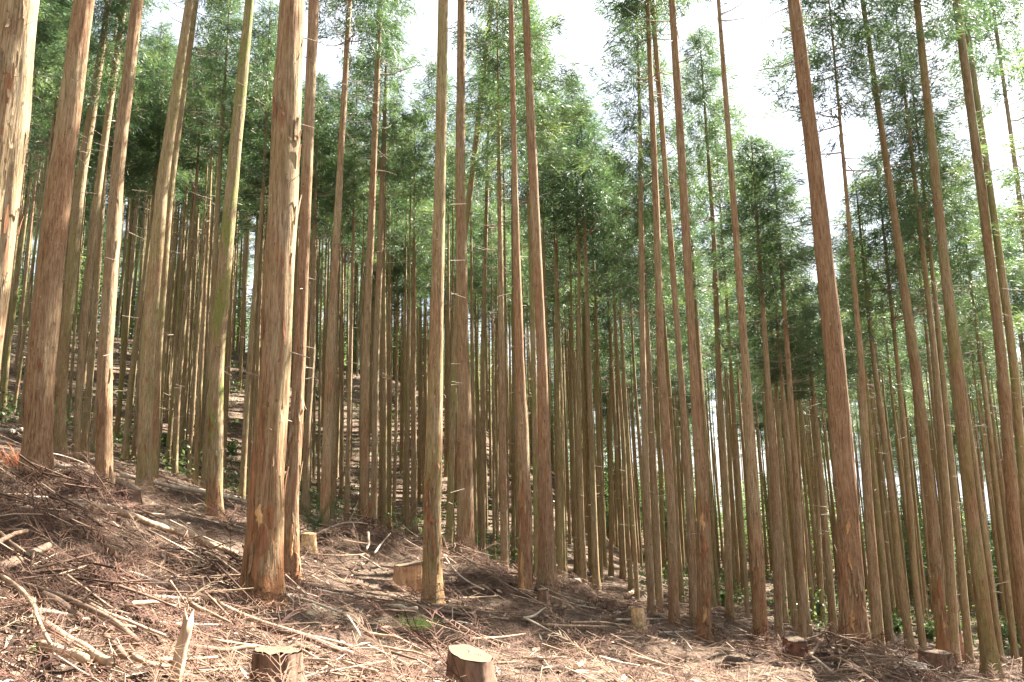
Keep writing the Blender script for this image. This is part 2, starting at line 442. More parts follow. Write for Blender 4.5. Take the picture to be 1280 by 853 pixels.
tr(1290, 846, 18, .32, [(1266, 640, 17), (1252, 450, 14), (1226, 230, 12), (1195, 0, 10)], name='the last tall trunk', label='tall brown cedar of a close twin pair at the picture edge', redness=.4, tall=1)
tr(1297, 842, 13, .29, [(1282, 640, 12), (1267, 450, 12), (1237, 230, 8), (1203, 0, 7)], label='mossy slimmer cedar of a close twin pair at the picture edge', moss=.6, tall=1)

tr(1338, 838, 10, .27, [(1300, 450, 8), (1270, 213, 6), (1240, 0, 4)], label='thin dark cedar leaning in at the picture edge beyond the twin pair', full=1)
tr(1312, 822, 9, .27)
tr(1350, 818, 9, .27)

# ------------------------------------------------------------------ terrain fitted to the feet of those trees
QK = np.array([-1.291, -0.2057, -0.03795, 0.03251, -0.01444, 0.001926])
FX = np.array([-200, -60, -38, -14.4, -2.4, 3.6, 7.2, 20, 40, 200])
FZ = np.array([22, 16, 13.2, 10.6, 7.4, 1.2, -4.0, -5.5, -8.0, -14])


def g_quad(x, y):
    xx, yy = np.clip(x, -40, 30), np.clip(y, -12, 62)
    return QK[0] + QK[1] * xx + QK[2] * yy + QK[3] * xx * xx / 10 + QK[4] * xx * yy / 10 + QK[5] * yy * yy / 10


def g_base(x, y):
    t = np.clip((y - 31) / 31, 0, 1); t = t * t * (3 - 2 * t)
    return (1 - t) * g_quad(x, y) + t * np.interp(x, FX, FZ)


for d in T:
    r_ = ray(d['px'], d['py'])
    ys = np.linspace(5, 90, 1700)
    hit = np.where(g_base(r_[0] * ys, ys) > r_[2] * ys)[0]
    yg = ys[hit[0]] if len(hit) else 60.0
    yp = d['D'] * FPX / d['w']
    Y = math.exp(.62 * math.log(yp) + .38 * math.log(yg))
    d['P'] = r_ * Y
    d['res'] = float(np.clip(d['P'][2] - g_base(d['P'][0], Y), -1.2, 1.2))
RP = np.array([d['P'][:2] for d in T]); RZ = np.array([d['res'] for d in T])
RS = np.clip(RP[:, 1] * 0.11, 0.9, 4.0)

MOUNDS = []      # (x, y, height, radius)
def g_coarse(x, y):
    x, y = np.asarray(x, float), np.asarray(y, float)
    g = g_base(x, y)
    num = np.zeros_like(g); den = np.full_like(g, 0.22)
    for (px, py), rz, s in zip(RP, RZ, RS):
        w = np.exp(-((x - px) ** 2 + (y - py) ** 2) / (2 * s * s))
        num += w * rz; den += w
    return g + num / den


def ground(x, y):
    g = g_coarse(x, y)
    x, y = np.asarray(x, float), np.asarray(y, float)
    k = np.clip(14 / np.maximum(np.abs(y), 1), 0, 1) ** 1.5
    g = g + np.clip(24 / np.maximum(np.abs(y), 1), 0, 1) ** 2 * .10 * vnoise(x * .9, y * .9, 1) + k * (.055 * vnoise(x * 2.3, y * 2.3, 2) + .035 * vnoise(x * 5.1, y * 5.1, 3) + .02 * vnoise(x * 11, y * 11, 6))
    for mx, my, mh, mr in MOUNDS:
        g = g + mh * np.exp(-((x - mx) ** 2 + (y - my) ** 2) / (2 * mr * mr))
    return g


def on_ground(px, py, lift=0.0, ymin=2.5):
    """point of the ground seen at a photo pixel"""
    r_ = ray(px, py)
    ys = np.geomspace(ymin, 90, 700)
    hit = np.where(ground(r_[0] * ys, ys) > r_[2] * ys)[0]
    Y = ys[hit[0]] if len(hit) else 60.0
    p = r_ * Y
    return np.array((p[0], p[1], float(ground(p[0], p[1])) + lift))


_m = [(40, 690, .32, .55), (95, 640, .25, .6), (150, 780, .18, .4), (470, 690, .28, .9), (600, 720, .22, .8), (720, 745, .2, .7), (1065, 835, .22, .7), (270, 735, .15, .5)]
MOUNDS = [(*[float(c) for c in on_ground(a, b)[:2]], h, r) for a, b, h, r in _m]

def build_terrain():
    ys = np.concatenate([np.linspace(-9, 2.4, 30), np.geomspace(2.5, 30, 230), np.geomspace(30.5, 90, 70), np.array([110, 150, 220, 320])])
    u = np.linspace(-1, 1, 250); u = np.sign(u) * np.abs(u) ** 1.25
    X = np.stack([u * (7 + 1.05 * max(y, 0)) for y in ys]); Yv = np.repeat(ys[:, None], len(u), 1)
    # push the outer columns far out so that the sheet reaches the horizon
    X[:, 0] = -330; X[:, -1] = 330
    Z = ground(X.ravel(), Yv.ravel())
    V = np.stack([X.ravel(), Yv.ravel(), Z], 1)
    n = len(u)
    i, j = np.meshgrid(np.arange(len(ys) - 1), np.arange(n - 1), indexing='ij')
    a = (i * n + j).ravel()
    q = np.stack([a, a + 1, a + n + 1, a + n], 1)
    o = obj('ground', mesh_np('ground', V, q), M_GROUND)
    tag(o, 'forest floor of red-brown cedar litter rising to a steep wooded slope', None, None, 'structure')
build_terrain()

# ------------------------------------------------------------------ tree building blocks
def trunk_mesh(name, pts, sides, rings, bark=0.02, flare=0.35, lobes=5, seed=0):
    """tapered trunk along pts [(x, y, z, r)], root flare at the foot, ridged bark"""
    rg = np.random.default_rng(seed)
    pts = np.asarray(pts, float)
    H = pts[-1, 2]
    s = np.linspace(0, 1, rings) ** 1.35
    z = -0.35 + s * (H + 0.35)
    zz = np.maximum(z, 0)
    x = np.interp(zz, pts[:, 2], pts[:, 0]); y = np.interp(zz, pts[:, 2], pts[:, 1]); r = np.interp(zz, pts[:, 2], pts[:, 3])
    # soften the corners of the path
    for _ in range(3):
        x[1:-1] = (x[:-2] + 2 * x[1:-1] + x[2:]) / 4; y[1:-1] = (y[:-2] + 2 * y[1:-1] + y[2:]) / 4; r[1:-1] = (r[:-2] + 2 * r[1:-1] + r[2:]) / 4
    an = np.arange(sides) * 2 * math.pi / sides
    A, Zg = np.meshgrid(an, z)
    ph = rg.uniform(0, 6.28, 3)
    fl = flare * np.exp(-np.maximum(Zg, -0.1) / 0.30) * (1 + 0.55 * np.cos(lobes * A + ph[0]) + 0.3 * np.cos((lobes - 2) * A + ph[1]))
    # long vertical ridges wandering slowly with height
    c0, c1 = np.cos(A), np.sin(A)
    k = sides / 5.0
    rid = vnoise(A / 6.2832 * k + 100 * seed % 977, Zg * 0.9, 7) * .6 + vnoise(A / 6.2832 * k * 2 + 31, Zg * 2.4, 8) * .4
    ov = 0.03 * np.cos(2 * A + ph[2] + Zg * .12) + 0.02 * vnoise(A * 0 + seed, Zg * 1.3, 5)
    rr = r[:, None] * (1 + fl + ov) + bark * rid * np.clip(r[:, None] / r[0], .25, 1)
    V = np.stack([x[:, None] + rr * c0, y[:, None] + rr * c1, Zg], -1).reshape(-1, 3)
    i, j = np.meshgrid(np.arange(rings - 1), np.arange(sides), indexing='ij')
    a = (i * sides + j).ravel(); b = (i * sides + (j + 1) % sides).ravel()
    q = np.stack([a, b, b + sides, a + sides], 1)
    return mesh_np(name, V, q), (x, y, z, r)


def crown_mesh(name, seed, H=18.0, base=0.56, radius=1.7, nb=74, dense=1.0):
    """a cedar crown in trunk space (z from the foot): tiers of upswept boughs that carry tufts of needle shoots"""
    rg = np.random.default_rng(seed)
    V, tri, tint = [], [], []
    bag = Bag(); n = 0
    for b in range(nb):
        f = (b + rg.uniform(0, 1)) / nb
        f = f ** 0.88
        h = H * (base + (1 - base) * f) - 0.15
        # narrow cone, fuller a third of the way up, ragged
        prof = (1 - f) ** 0.72 * (0.55 + 0.45 * min(1, f / 0.18))
        L = radius * prof * rg.uniform(0.55, 1.22) + 0.15
        if f < 0.15 and rg.uniform() < 0.35: continue
        az = b * 2.4 + rg.uniform(-.5, .5)
        d = np.array((math.cos(az), math.sin(az)))
        nt = max(2, int(L / 0.20 * dense))
        bt = np.clip(rg.normal(0.45, 0.32), 0, 1)
        droop = rg.uniform(-.32, .02); upc = rg.uniform(.15, .5)
        for k in range(nt + 1):
            s = 0.16 + 0.84 * (k + rg.uniform(-.3, .3)) / nt
            if s > 1.05: continue
            side = rg.normal(0, 0.24) * L * (1.1 - s * 0.5)
            c = np.array((d[0] * s * L - d[1] * side, d[1] * s * L + d[0] * side, h + L * (droop * s + upc * s * s) + rg.normal(0, .10)))
            m = int(rg.integers(36, 54))
            out = np.array((d[0], d[1], 0.35))
            dirs = rg.normal(0, 0.46, (m, 3)) + out * .8 + rg.normal(0, .3, 3) + np.array((0, 0, -.25 + .3 * s))
            dirs /= np.linalg.norm(dirs, axis=1)[:, None]
            ln = rg.uniform(0.11, 0.30, m)[:, None]
            wv = np.cross(dirs, rg.normal(0, 1, (m, 3))); wv /= np.linalg.norm(wv, axis=1)[:, None]
            wd = rg.uniform(0.006, 0.014, m)[:, None]
            p0 = c + rg.normal(0, .10, (m, 3))
            mid = p0 + dirs * ln * 0.55 + np.array((0, 0, -.02))
            tip = p0 + dirs * ln + np.array((0, 0, -.07))
            vv = np.stack([p0, mid + wv * wd, tip, mid - wv * wd], 1).reshape(-1, 3)
            qq = np.arange(m)[:, None] * 4 + np.array((0, 1, 2, 3))
            V.append(vv); tri.append(qq + n); n += len(vv)
            tint.append(np.repeat(np.clip(bt + rg.normal(0, .17) + 0.15 * (s - .5) + rg.normal(0, .06, m), 0, 1), 4))
    return mesh_np(name, np.concatenate(V), np.concatenate(tri), None, np.concatenate(tint), smooth=False)


def boughs_mesh(name, seed, H=18.0, base=0.56, radius=1.7, nlive=26, ndead=16):
    """woody branches: the boughs inside the crown and bare dead ones below it"""
    rg = np.random.default_rng(seed)
    bag = Bag()
    for k in range(26):                      # snapped stubs along the bare stem
        h = H * rg.uniform(.06, base); az = rg.uniform(0, 6.28); L = rg.uniform(.10, .34); rr = .145 * (1 - .55 * h / H)
        t3 = np.linspace(0, 1, 3)
        P = np.stack([np.cos(az) * (rr * .7 + L * t3), np.sin(az) * (rr * .7 + L * t3), h + rg.uniform(-.3, .25) * L * t3], 1)
        V, q, t = tube(P, rg.uniform(.004, .009) * (1 - .5 * t3), 4, False); bag.add(V, q, t)
    for k in range(nlive + ndead):
        dead = k >= nlive
        f = rg.uniform(-.34, .06) if dead else rg.uniform(0, .8)
        h = H * (base + (1 - base) * f)
        L = rg.uniform(.3, 1.3) if dead else radius * (1 - f) ** .8 * rg.uniform(.5, .95)
        az = rg.uniform(0, 6.28)
        s = np.linspace(0, 1, 5)
        dr, uc = (rg.uniform(-.5, .1), rg.uniform(-.2, .7)) if dead else (rg.uniform(-.25, 0), rg.uniform(.15, .5))
        wob = rg.normal(0, .05, 5).cumsum() * L
        P = np.stack([np.cos(az) * s * L - np.sin(az) * wob, np.sin(az) * s * L + np.cos(az) * wob, h + L * (dr * s + uc * s * s)], 1)
        r0 = rg.uniform(.007, .014) if dead else rg.uniform(.014, .024)
        V, q, t = tube(P, r0 * (1 - .8 * s), 4, False)
        bag.add(V, q, t)
    return bag.mesh(name)


HN = 18.0
CROWNS = [crown_mesh('crown', 100 + i, HN, .60 + .025 * (i % 4), [1.75, 1.45, 1.9, 1.55][i % 4], [66, 54, 72, 60][i % 4]) for i in range(9)]
BOUGHS = [boughs_mesh('dead_wood', 200 + i, HN, .61) for i in range(6)]
THIN = [crown_mesh('crown', 150 + i, HN, .66, [1.25, 1.4, 1.1][i % 3], 40) for i in range(4)]
THINB = [boughs_mesh('dead_wood', 250 + i, HN, .66, 1.2, 16, 7) for i in range(3)]
for m in CROWNS + THIN: m.materials.append(M_LEAF)
for m in BOUGHS + THINB: m.materials.append(M_DEADWOOD)


def std_pts(r0, H):
    return [(0, 0, 0, r0), (0, 0, H * .12, r0 * .9), (0, 0, H * .5, r0 * .66), (0, 0, H * .75, r0 * .38), (0, 0, H, .015)]


LEAN = []
for i in range(7):
    rg = np.random.default_rng(300 + i)
    p = np.array(std_pts(.112, HN)); bend = rg.normal(0, .16, 2)
    p[1:, 0] += bend[0] * np.array((.1, .6, 1, 1.1)); p[1:, 1] += bend[1] * np.array((.1, .6, 1, 1.1))
    LEAN.append(trunk_mesh('trunk', p, 10, 22, .012, .3, 5, 40 + i)[0])
for m in LEAN: m.materials.append(M_BARK)

SKYX = [0, 380, 405, 430, 500, 525, 560, 640, 700, 725, 760, 800, 820, 885, 920, 940, 960, 1000, 1050, 1075, 1100, 1140, 1200, 1280]
SKYY = [-150, -120, 130, -60, -60, 60, -60, -60, 40, 110, 180, 200, -60, -30, 110, 190, 290, 340, 340, 215, 90, 60, 70, 90]


def sky_limited(P, H, wig=0.0):
    """tree height so that the treeline drops where the photo shows open sky"""
    for h in np.arange(H, 6.0, -.5):
        px, py = project(P[0], P[1], P[2] + h)
        if py >= np.interp(px, SKYX, SKYY) + wig: return float(h)
    return 0.0


def wound(trunk_prof, P, cam_side, z0, z1, a0, width, parent, mat=M_WOUND, name='bare_wood_patch', proud=.006):
    """jagged patch of bare wood lying on the trunk's surface; a0 = bearing from the trunk"""
    x, y, z, r = trunk_prof
    n, m = 26, 7
    zs = np.linspace(z0, z1, n); V = []; width *= .72; drift = 0.0
    wn_ = rng.uniform(.35, 1.35, n + 4); wn_ = (wn_[:-2] + 2 * wn_[1:-1] + wn_[2:]) / 4; wn_ = (wn_[:-2] + 2 * wn_[1:-1] + wn_[2:]) / 4
    for i, zz in enumerate(zs):
        t = i / (n - 1)
        wd = width * (math.sin(math.pi * (0.03 + .94 * t)) ** .8) * wn_[i]
        drift += rng.normal(0, width * .07); off = drift
        cx, cy, cr = np.interp(zz, z, x), np.interp(zz, z, y), np.interp(zz, z, r)
        fl = .30 * math.exp(-max(zz, 0) / .30)
        for k in range(m):
            u = (k / (m - 1) - .5)
            a = a0 + (off + u * wd) / cr
            e = proud * (1 - (2 * abs(u)) ** 4 * 3.2)
            rr = cr * (1.03 + fl) + bark_amp * .6 + e
            V.append((cx + rr * math.cos(a), cy + rr * math.sin(a), zz))
    q = [(i * m + k, i * m + k + 1, (i + 1) * m + k + 1, (i + 1) * m + k) for i in range(n - 1) for k in range(m - 1)]
    return obj(name, mesh_np(name, np.array(V), q), mat, parent)


bark_amp = .02
def flakes(trunk_prof, n, zmax, parent, face, spread=1.2, seed=0):
    """strips of loose bark standing off the trunk, each its own part"""
    rg = np.random.default_rng(seed)
    x, y, z, r = trunk_prof
    for _ in range(n):
        z0 = rg.uniform(.15, zmax); L = rg.uniform(.12, .42); w = rg.uniform(.014, .042)
        a = face + rg.normal(0, spread)
        V = []
        curl = rg.uniform(.01, .045); endup = rg.uniform() < .5
        for k in range(5):
            t = k / 4
            zz = z0 + L * t
            lift = curl * ((1 - t) if endup else t) ** 2
            cx, cy, cr = np.interp(zz, z, x), np.interp(zz, z, y), np.interp(zz, z, r) * (1.02 + .30 * math.exp(-zz / .3))
            for u in (-.5, .5):
                aa = a + u * w * (1 - .5 * abs(2 * t - 1)) / cr + .02 * math.sin(5 * t)
                rr = cr + bark_amp * .5 + .004 + lift
                V.append((cx + rr * math.cos(aa), cy + rr * math.sin(aa), zz))
        V = np.array(V)
        V2 = V.copy(); cen = V2.mean(0); V2[:, :2] -= (V2[:, :2] - np.array((np.interp(V2[:, 2], z, x), np.interp(V2[:, 2], z, y))).T) * .02
        q = [(2 * k, 2 * k + 1, 2 * k + 3, 2 * k + 2) for k in range(4)]
        q2 = [(10 + a_, 10 + d_, 10 + c_2, 10 + b_) for a_, b_, c_2, d_ in q]
        obj('bark_flake', mesh_np('bark_flake', np.concatenate([V, V2]), q + q2), M_ORANGE if rg.uniform() < .4 else M_BARK, parent)


# ------------------------------------------------------------------ measured trees
def make_tree(d, i):
    P = d['P'].copy()
    Y = P[1]
    P[2] = float(g_coarse(P[0], P[1]))
    P[2] = d['P'][2] * .85 + P[2] * .15 if abs(P[2] - d['P'][2]) < .6 else P[2]
    r0 = d['w'] * Y / FPX / 2 * (.88 if d['w'] >= 19 else .78)
    path = [(0, 0, 0, r0)]
    for (px, py, w) in sorted(d['path'], key=lambda q: -q[1]):
        q = ray(px, py) * Y - P
        rr = w * (Y * (FW @ ray(px, py))) / FPX / 2
        if q[2] > path[-1][2] + .3: path.append((q[0], 0, q[2], min(rr * .9, path[-1][3])))
    d['path3'] = path
    rg = np.random.default_rng(1000 + i)
    front = Y < 16.0 or d['w'] >= 18 or d.get('tall')
    H = rg.uniform(19.5, 21.5) if front else rg.uniform(15.5, 18.5)
    if not front and not d.get('tall') and len(d['path']) < 3: H = max(sky_limited(P, H, rg.uniform(-10, 25)), 9.5)
    top = path[-1]
    H = max(H, top[2] + 6)
    if len(path) == 1:
        bx, by = rg.normal(0, .12, 2)
        wb = rg.normal(0, .03, (4, 2))
        path = [(0, 0, 0, r0), (bx * .2 + wb[0, 0], by * .2 + wb[0, 1], H * .15, r0 * .91), (bx * .5 + wb[1, 0], by * .5 + wb[1, 1], H * .33, r0 * .79), (bx + wb[2, 0], by, H * .6, r0 * .6), (bx, by, H, .015)]
    else:
        z1 = top[2]; sl = (top[0] - path[-2][0]) / max(top[2] - path[-2][2], .5)
        sl = float(np.clip(sl, -.12, .12))
        for t in (.35, .7, 1.0):
            dz = (H - z1) * t
            path.append((top[0] + sl * dz * (1 - .4 * t), 0, z1 + dz, max(top[3] * (1 - t) ** .8, .014)))
    e = empty('cedar_tree', P)
    big = d['w'] >= 30
    mid = d['w'] >= 15
    sides, rings = (56, 230) if big else (28, 110) if mid else (12, 40)
    global bark_amp
    bark_amp = .022 if big else .014 if mid else .008
    me, prof = trunk_mesh('trunk', path, sides, rings, bark_amp, .34 if mid else .28, int(rg.integers(4, 7)), i + 3)
    o = obj('trunk', me, M_BARK, e)
    for k in ('moss', 'redness', 'peel'): o[k] = float(d.get(k, 0.0))
    d['prof'], d['e'], d['H'], d['o'] = prof, e, H, o
    tx, ty = float(np.interp(H * .75, prof[2], prof[0])), float(np.interp(H * .75, prof[2], prof[1]))
    front = front and not d.get('full')
    c = obj('crown', THIN[i % 4] if front else CROWNS[i % len(CROWNS)], None, e, (tx + d.get('shift', (0, 0))[0], ty + d.get('shift', (0, 0))[1], 0))
    s = H / HN; w = rg.uniform(.85, 1.12)
    c.scale = (w, w, s); c.rotation_euler.z = rg.uniform(0, 6.28); c['kind'] = 'stuff'
    b = obj('dead_wood', THINB[i % 3] if front else BOUGHS[i % len(BOUGHS)], None, e, (tx * .95, ty * .95, 0))
    b.scale = (w, w, s); b.rotation_euler.z = rg.uniform(0, 6.28); b['kind'] = 'stuff'
    return e


for i, d in enumerate(T):
    make_tree(d, i)
    toc = math.atan2(-d['P'][1], -d['P'][0])            # bearing towards the camera
    if d.get('key') or d['w'] >= 18:
        flakes(d['prof'], 44 if d['w'] >= 40 else 26 if d.get('peel') else 7, 5.5 if d['w'] >= 40 else 2.6, d['e'], toc, 1.0, i)
    d['toc'] = toc

def tree_at(px): return min(T, key=lambda d: abs(d['px'] - px) + (0 if d['w'] >= 10 else 40))
def scar(px, y0, y1, wpx, xo, mat=M_WOUND, name='bare_wood_patch', label=None):
    """a scar between two photo heights on a tree; xo = offset across the trunk, -1 .. 1"""
    d = tree_at(px); Y = d['P'][1]
    global bark_amp
    bark_amp = .022 if d['w'] >= 30 else .014 if d['w'] >= 15 else .008
    za, zb = (float((ray(px, y) * Y)[2] - d['e'].location.z) for y in (y1, y0))
    o = wound(d['prof'], None, None, za, zb, d['toc'] + math.asin(xo), wpx * Y / FPX, d['e'], mat, name)
    if label: o['label'] = label
scar(328, 630, 662, 13, -.35, label='pale wood showing through torn bark')
scar(328, 560, 720, 12, -.72, M_ORANGE, 'peeled_bark_patch', 'long orange strip of peeled bark')
scar(328, 655, 745, 22, -.15, M_ORANGE, 'peeled_bark_patch', 'red-brown bared patch above the roots')
scar(365, 655, 700, 7, .0, label='wounded patch with bare wood')
scar(365, 690, 725, 12, .1, M_ORANGE, 'peeled_bark_patch')
scar(267, 625, 645, 8, -.3, M_ORANGE, 'peeled_bark_patch')
scar(541, 600, 650, 7, -.5, M_ORANGE, 'peeled_bark_patch'); scar(541, 640, 655, 11, .1, M_ORANGE, 'peeled_bark_patch')
scar(656, 690, 745, 9, -.3, label='chewed bare wood patch'); scar(656, 600, 680, 8, -.1, M_ORANGE, 'peeled_bark_patch')
scar(880, 640, 664, 9, .0, label='yellow bare wood scar'); scar(880, 668, 700, 15, .1, M_ORANGE, 'peeled_bark_patch'); scar(880, 755, 778, 10, -.1, label='bare wood scar near the root')
scar(952, 740, 812, 8, .55, M_ORANGE, 'peeled_bark_patch', 'bright orange stripped foot')
scar(1069, 760, 788, 8, .0, label='bare yellow wood scar low on the trunk'); scar(1069, 650, 668, 6, -.1); scar(1069, 690, 712, 5, .1)
scar(1069, 680, 730, 6, -.55, M_ORANGE, 'peeled_bark_patch')
scar(1180, 715, 800, 11, .1, M_ORANGE, 'peeled_bark_patch', 'split loose bark'); scar(1180, 775, 790, 7, .2)

# hooked dead branches on one trunk
for d in T:
    if d.get('hooks'):
        Y = d['P'][1]; x, y, z, r = d['prof']
        for hk in ([(806, 50), (795, 57), (787, 50), (785, 32)], [(808, 5), (797, 10), (789, 6), (785, -4)], [(816, 40), (828, 38), (834, 30), (837, 20)], [(812, 118), (824, 122), (829, 116)], [(814, 10), (825, 5), (838, 5)]):
            P = np.array([ray(a, b) * (Y + .05 * k) for k, (a, b) in enumerate(hk)]) - np.array(d['e'].location)
            sz = np.linspace(0, 1, 7); P = np.stack([np.interp(sz, np.linspace(0, 1, len(P)), P[:, c]) for c in range(3)], 1)
            V, q, t = tube(P, .022 * (1 - .7 * sz), 5)
            obj('dead_branch', mesh_np('dead_branch', V, q, t), M_BRANCH_P, d['e'])

# ------------------------------------------------------------------ labels of the measured trees
ANCH = sorted([d for d in T if d.get('name')], key=lambda d: d['px'])
for d in T:
    if d.get('label'): continue
    a = max([q for q in ANCH if q['px'] <= d['px']], key=lambda q: q['px'], default=None)
    b = min([q for q in ANCH if q['px'] > d['px']], key=lambda q: q['px'], default=None)
    d['gap'] = (a['name'] if a else '', b['name'] if b else '')
ORD = ['first', 'second', 'third', 'fourth', 'fifth', 'sixth', 'seventh', 'eighth', 'ninth', 'tenth', 'eleventh', 'twelfth']
gaps = {}
for d in T:
    if not d.get('label'): gaps.setdefault(d['gap'], []).append(d)
def between(a, b): return f"from {a} to {b}" if a and b else f"beyond {a or b}"
for (a, b), L in gaps.items():
    L.sort(key=lambda d: d['px'])
    for k, d in enumerate(L):
        d['label'] = f"{ORD[k]} slim cedar {between(a, b)}" if len(L) > 1 else f"single slim cedar {between(a, b)}"
for d in T: tag(d['e'], d['label'], 'tree', 'cedars of the plantation')

# ------------------------------------------------------------------ the rows behind
PTS = [d['P'][:2] for d in T]
fill = []
cand = []
for _ in range(26000):
    y = math.sqrt(rng.uniform(17 ** 2, 64 ** 2)); x = y * rng.uniform(-.72, .74)
    cand.append((x, y))
for x, y in cand:
    if len(fill) >= 205: break
    px = 640 + 1000 * x / y
    if y < 24 and px < 1290 and px > -10: continue
    mind = 1.6 + .018 * y
    if px > 960: mind += .35
    ok = all((x - a) ** 2 + (y - b) ** 2 > mind * mind for a, b in PTS)
    if not ok: continue
    z = float(g_coarse(x, y))
    H = sky_limited((x, y, z), rng.uniform(17.5, 21) if px < 400 else rng.uniform(15, 19), rng.uniform(-15, 30))
    if H < 8.0: continue
    PTS.append((x, y)); fill.append((x, y, z, H))
fill.sort(key=lambda q: q[1]); rows = {}
for k, (x, y, z, H) in enumerate(fill):
    px, py = project(x, y, z + 1.5)
    a = max([q for q in ANCH if q['px'] <= px], key=lambda q: q['px'], default=None)
    b = min([q for q in ANCH if q['px'] > px], key=lambda q: q['px'], default=None)
    key = ('deep' if y > 40 else 'middle', a['name'] if a else '', b['name'] if b else '')
    e = empty('cedar_tree', (x, y, z)); rows.setdefault(key, []).append((float(px), e))
    s = H / HN; w = rng.uniform(.78, 1.15); rz = rng.uniform(0, 6.28)
    o = obj('trunk', LEAN[k % len(LEAN)], None, e); o.scale = (w, w, s); o.rotation_euler.z = rz
    o['moss'] = float(max(0, rng.normal(.3, .25))); o['redness'] = float(rng.uniform(0, .35)); o['peel'] = 0.0
    c = obj('crown', CROWNS[(k * 5 + 2) % len(CROWNS)], None, e); wc = rng.uniform(.85, 1.2); c.scale = (wc, wc, s); c.rotation_euler.z = rng.uniform(0, 6.28); c['kind'] = 'stuff'
    b_ = obj('dead_wood', BOUGHS[k % len(BOUGHS)], None, e); b_.scale = (wc, wc, s); b_.rotation_euler.z = rng.uniform(0, 6.28); b_['kind'] = 'stuff'

ORD += [f'{t}{u}' for t in ('', ) for u in ('thirteenth', 'fourteenth', 'fifteenth', 'sixteenth', 'seventeenth', 'eighteenth', 'nineteenth', 'twentieth', 'twenty-first', 'twenty-second', 'twenty-third', 'twenty-fourth', 'twenty-fifth', 'twenty-sixth', 'twenty-seventh', 'twenty-eighth', 'twenty-ninth', 'thirtieth')]
for (zone, a, b), L in rows.items():
    L.sort(key=lambda q: q[0])
    for k, (px, e) in enumerate(L):
        tag(e, f"{ORD[min(k, len(ORD) - 1)]} thin cedar in {zone} rows {between(a, b)}", 'tree', 'cedars of the plantation')

# the wood beyond, and the plantation going on around the clearing, and unseen added shade trees, each one mass
def wood_mass(spots, name, trunks, label, label_t, mat, npick, grow):
    bag_l, bag_t = Bag(), Bag()
    src = CROWNS[2]
    nv = len(src.vertices); co = np.empty(nv * 3, np.float32); src.vertices.foreach_get('co', co); co = co.reshape(-1, 4, 3)
    for x, y, z, H, lowdrop in spots:
        pick = rng.choice(len(co), min(npick, len(co)), replace=False)
        a = rng.uniform(0, 6.28); ca, sa = math.cos(a), math.sin(a)
        q = co[pick].astype(float)
        c = q.mean(1, keepdims=True); q = c + (q - c) * grow
        w = rng.uniform(1.0, 1.5)
        zc = (q[..., 2] - HN * .55) / (HN * .45) * lowdrop + (1 - lowdrop)
        V = np.stack([(q[..., 0] * ca - q[..., 1] * sa) * w + x, (q[..., 0] * sa + q[..., 1] * ca) * w + y, z + zc * H], -1).reshape(-1, 3)
        bag_l.add(V, np.arange(len(pick))[:, None] * 4 + np.arange(4), None, np.repeat(np.clip(rng.normal(.5, .25) + rng.normal(0, .12, len(pick)), 0, 1), 4))
        V, qd, t = tube(np.array([(x, y, z - .3), (x, y, z + H * .5), (x, y, z + H * .9)]), (.15, .11, .03), 7, False)
        bag_t.add(V, qd, t)
    tag(obj(name, bag_l.mesh(name, False), mat), label, None, None, 'stuff')
    o2 = obj(trunks, bag_t.mesh(trunks), M_BARK); tag(o2, label_t, None, None, 'stuff')
    o2['moss'] = .3


S1, S2, S3 = [], [], []
for _ in range(400):
    y = rng.uniform(56, 92); x = y * rng.uniform(-.9, .95)
    z = float(g_base(x, y)); H = sky_limited((x, y, z), rng.uniform(13, 19), rng.uniform(-10, 40))
    if H > 6: S1.append((x, y, z, H, rng.uniform(.82, 1.05)))
for _ in range(240):
    a = rng.uniform(R(165), R(352)); rad = rng.uniform(9, 40)
    x, y = rad * math.sin(a), rad * math.cos(a) - 3
    if x < 0 and abs(x) < .85 * y + 3: continue
    S2.append((x, y, float(g_base(x, y)), rng.uniform(15, 19), .55))
for x, y in ((10.9, 11.2), (9.0, 8.2), (13.2, 13.2), (12.2, 9.2), (9.6, 5.4), (14.6, 11.5), (11.7, 13.3), (10.3, 9.9), (11.4, 7.4), (8.3, 6.6)):  # out-of-view trees added downhill so their crowns shade the clearing floor
    S3.append((x, y, float(g_base(x, y)), 18.5, .5))
for _ in range(620):                              # slim stems between the rows that can no longer be told apart
    y = rng.uniform(27, 60); x = y * rng.uniform(-.75, .78)
    if min((x - a) ** 2 + (y - b) ** 2 for a, b in PTS) < .6: continue
    z = float(g_coarse(x, y)); H = sky_limited((x, y, z), rng.uniform(13, 18), rng.uniform(-10, 40))
    if H > 7: S1.append((x, y, z, H, 0))


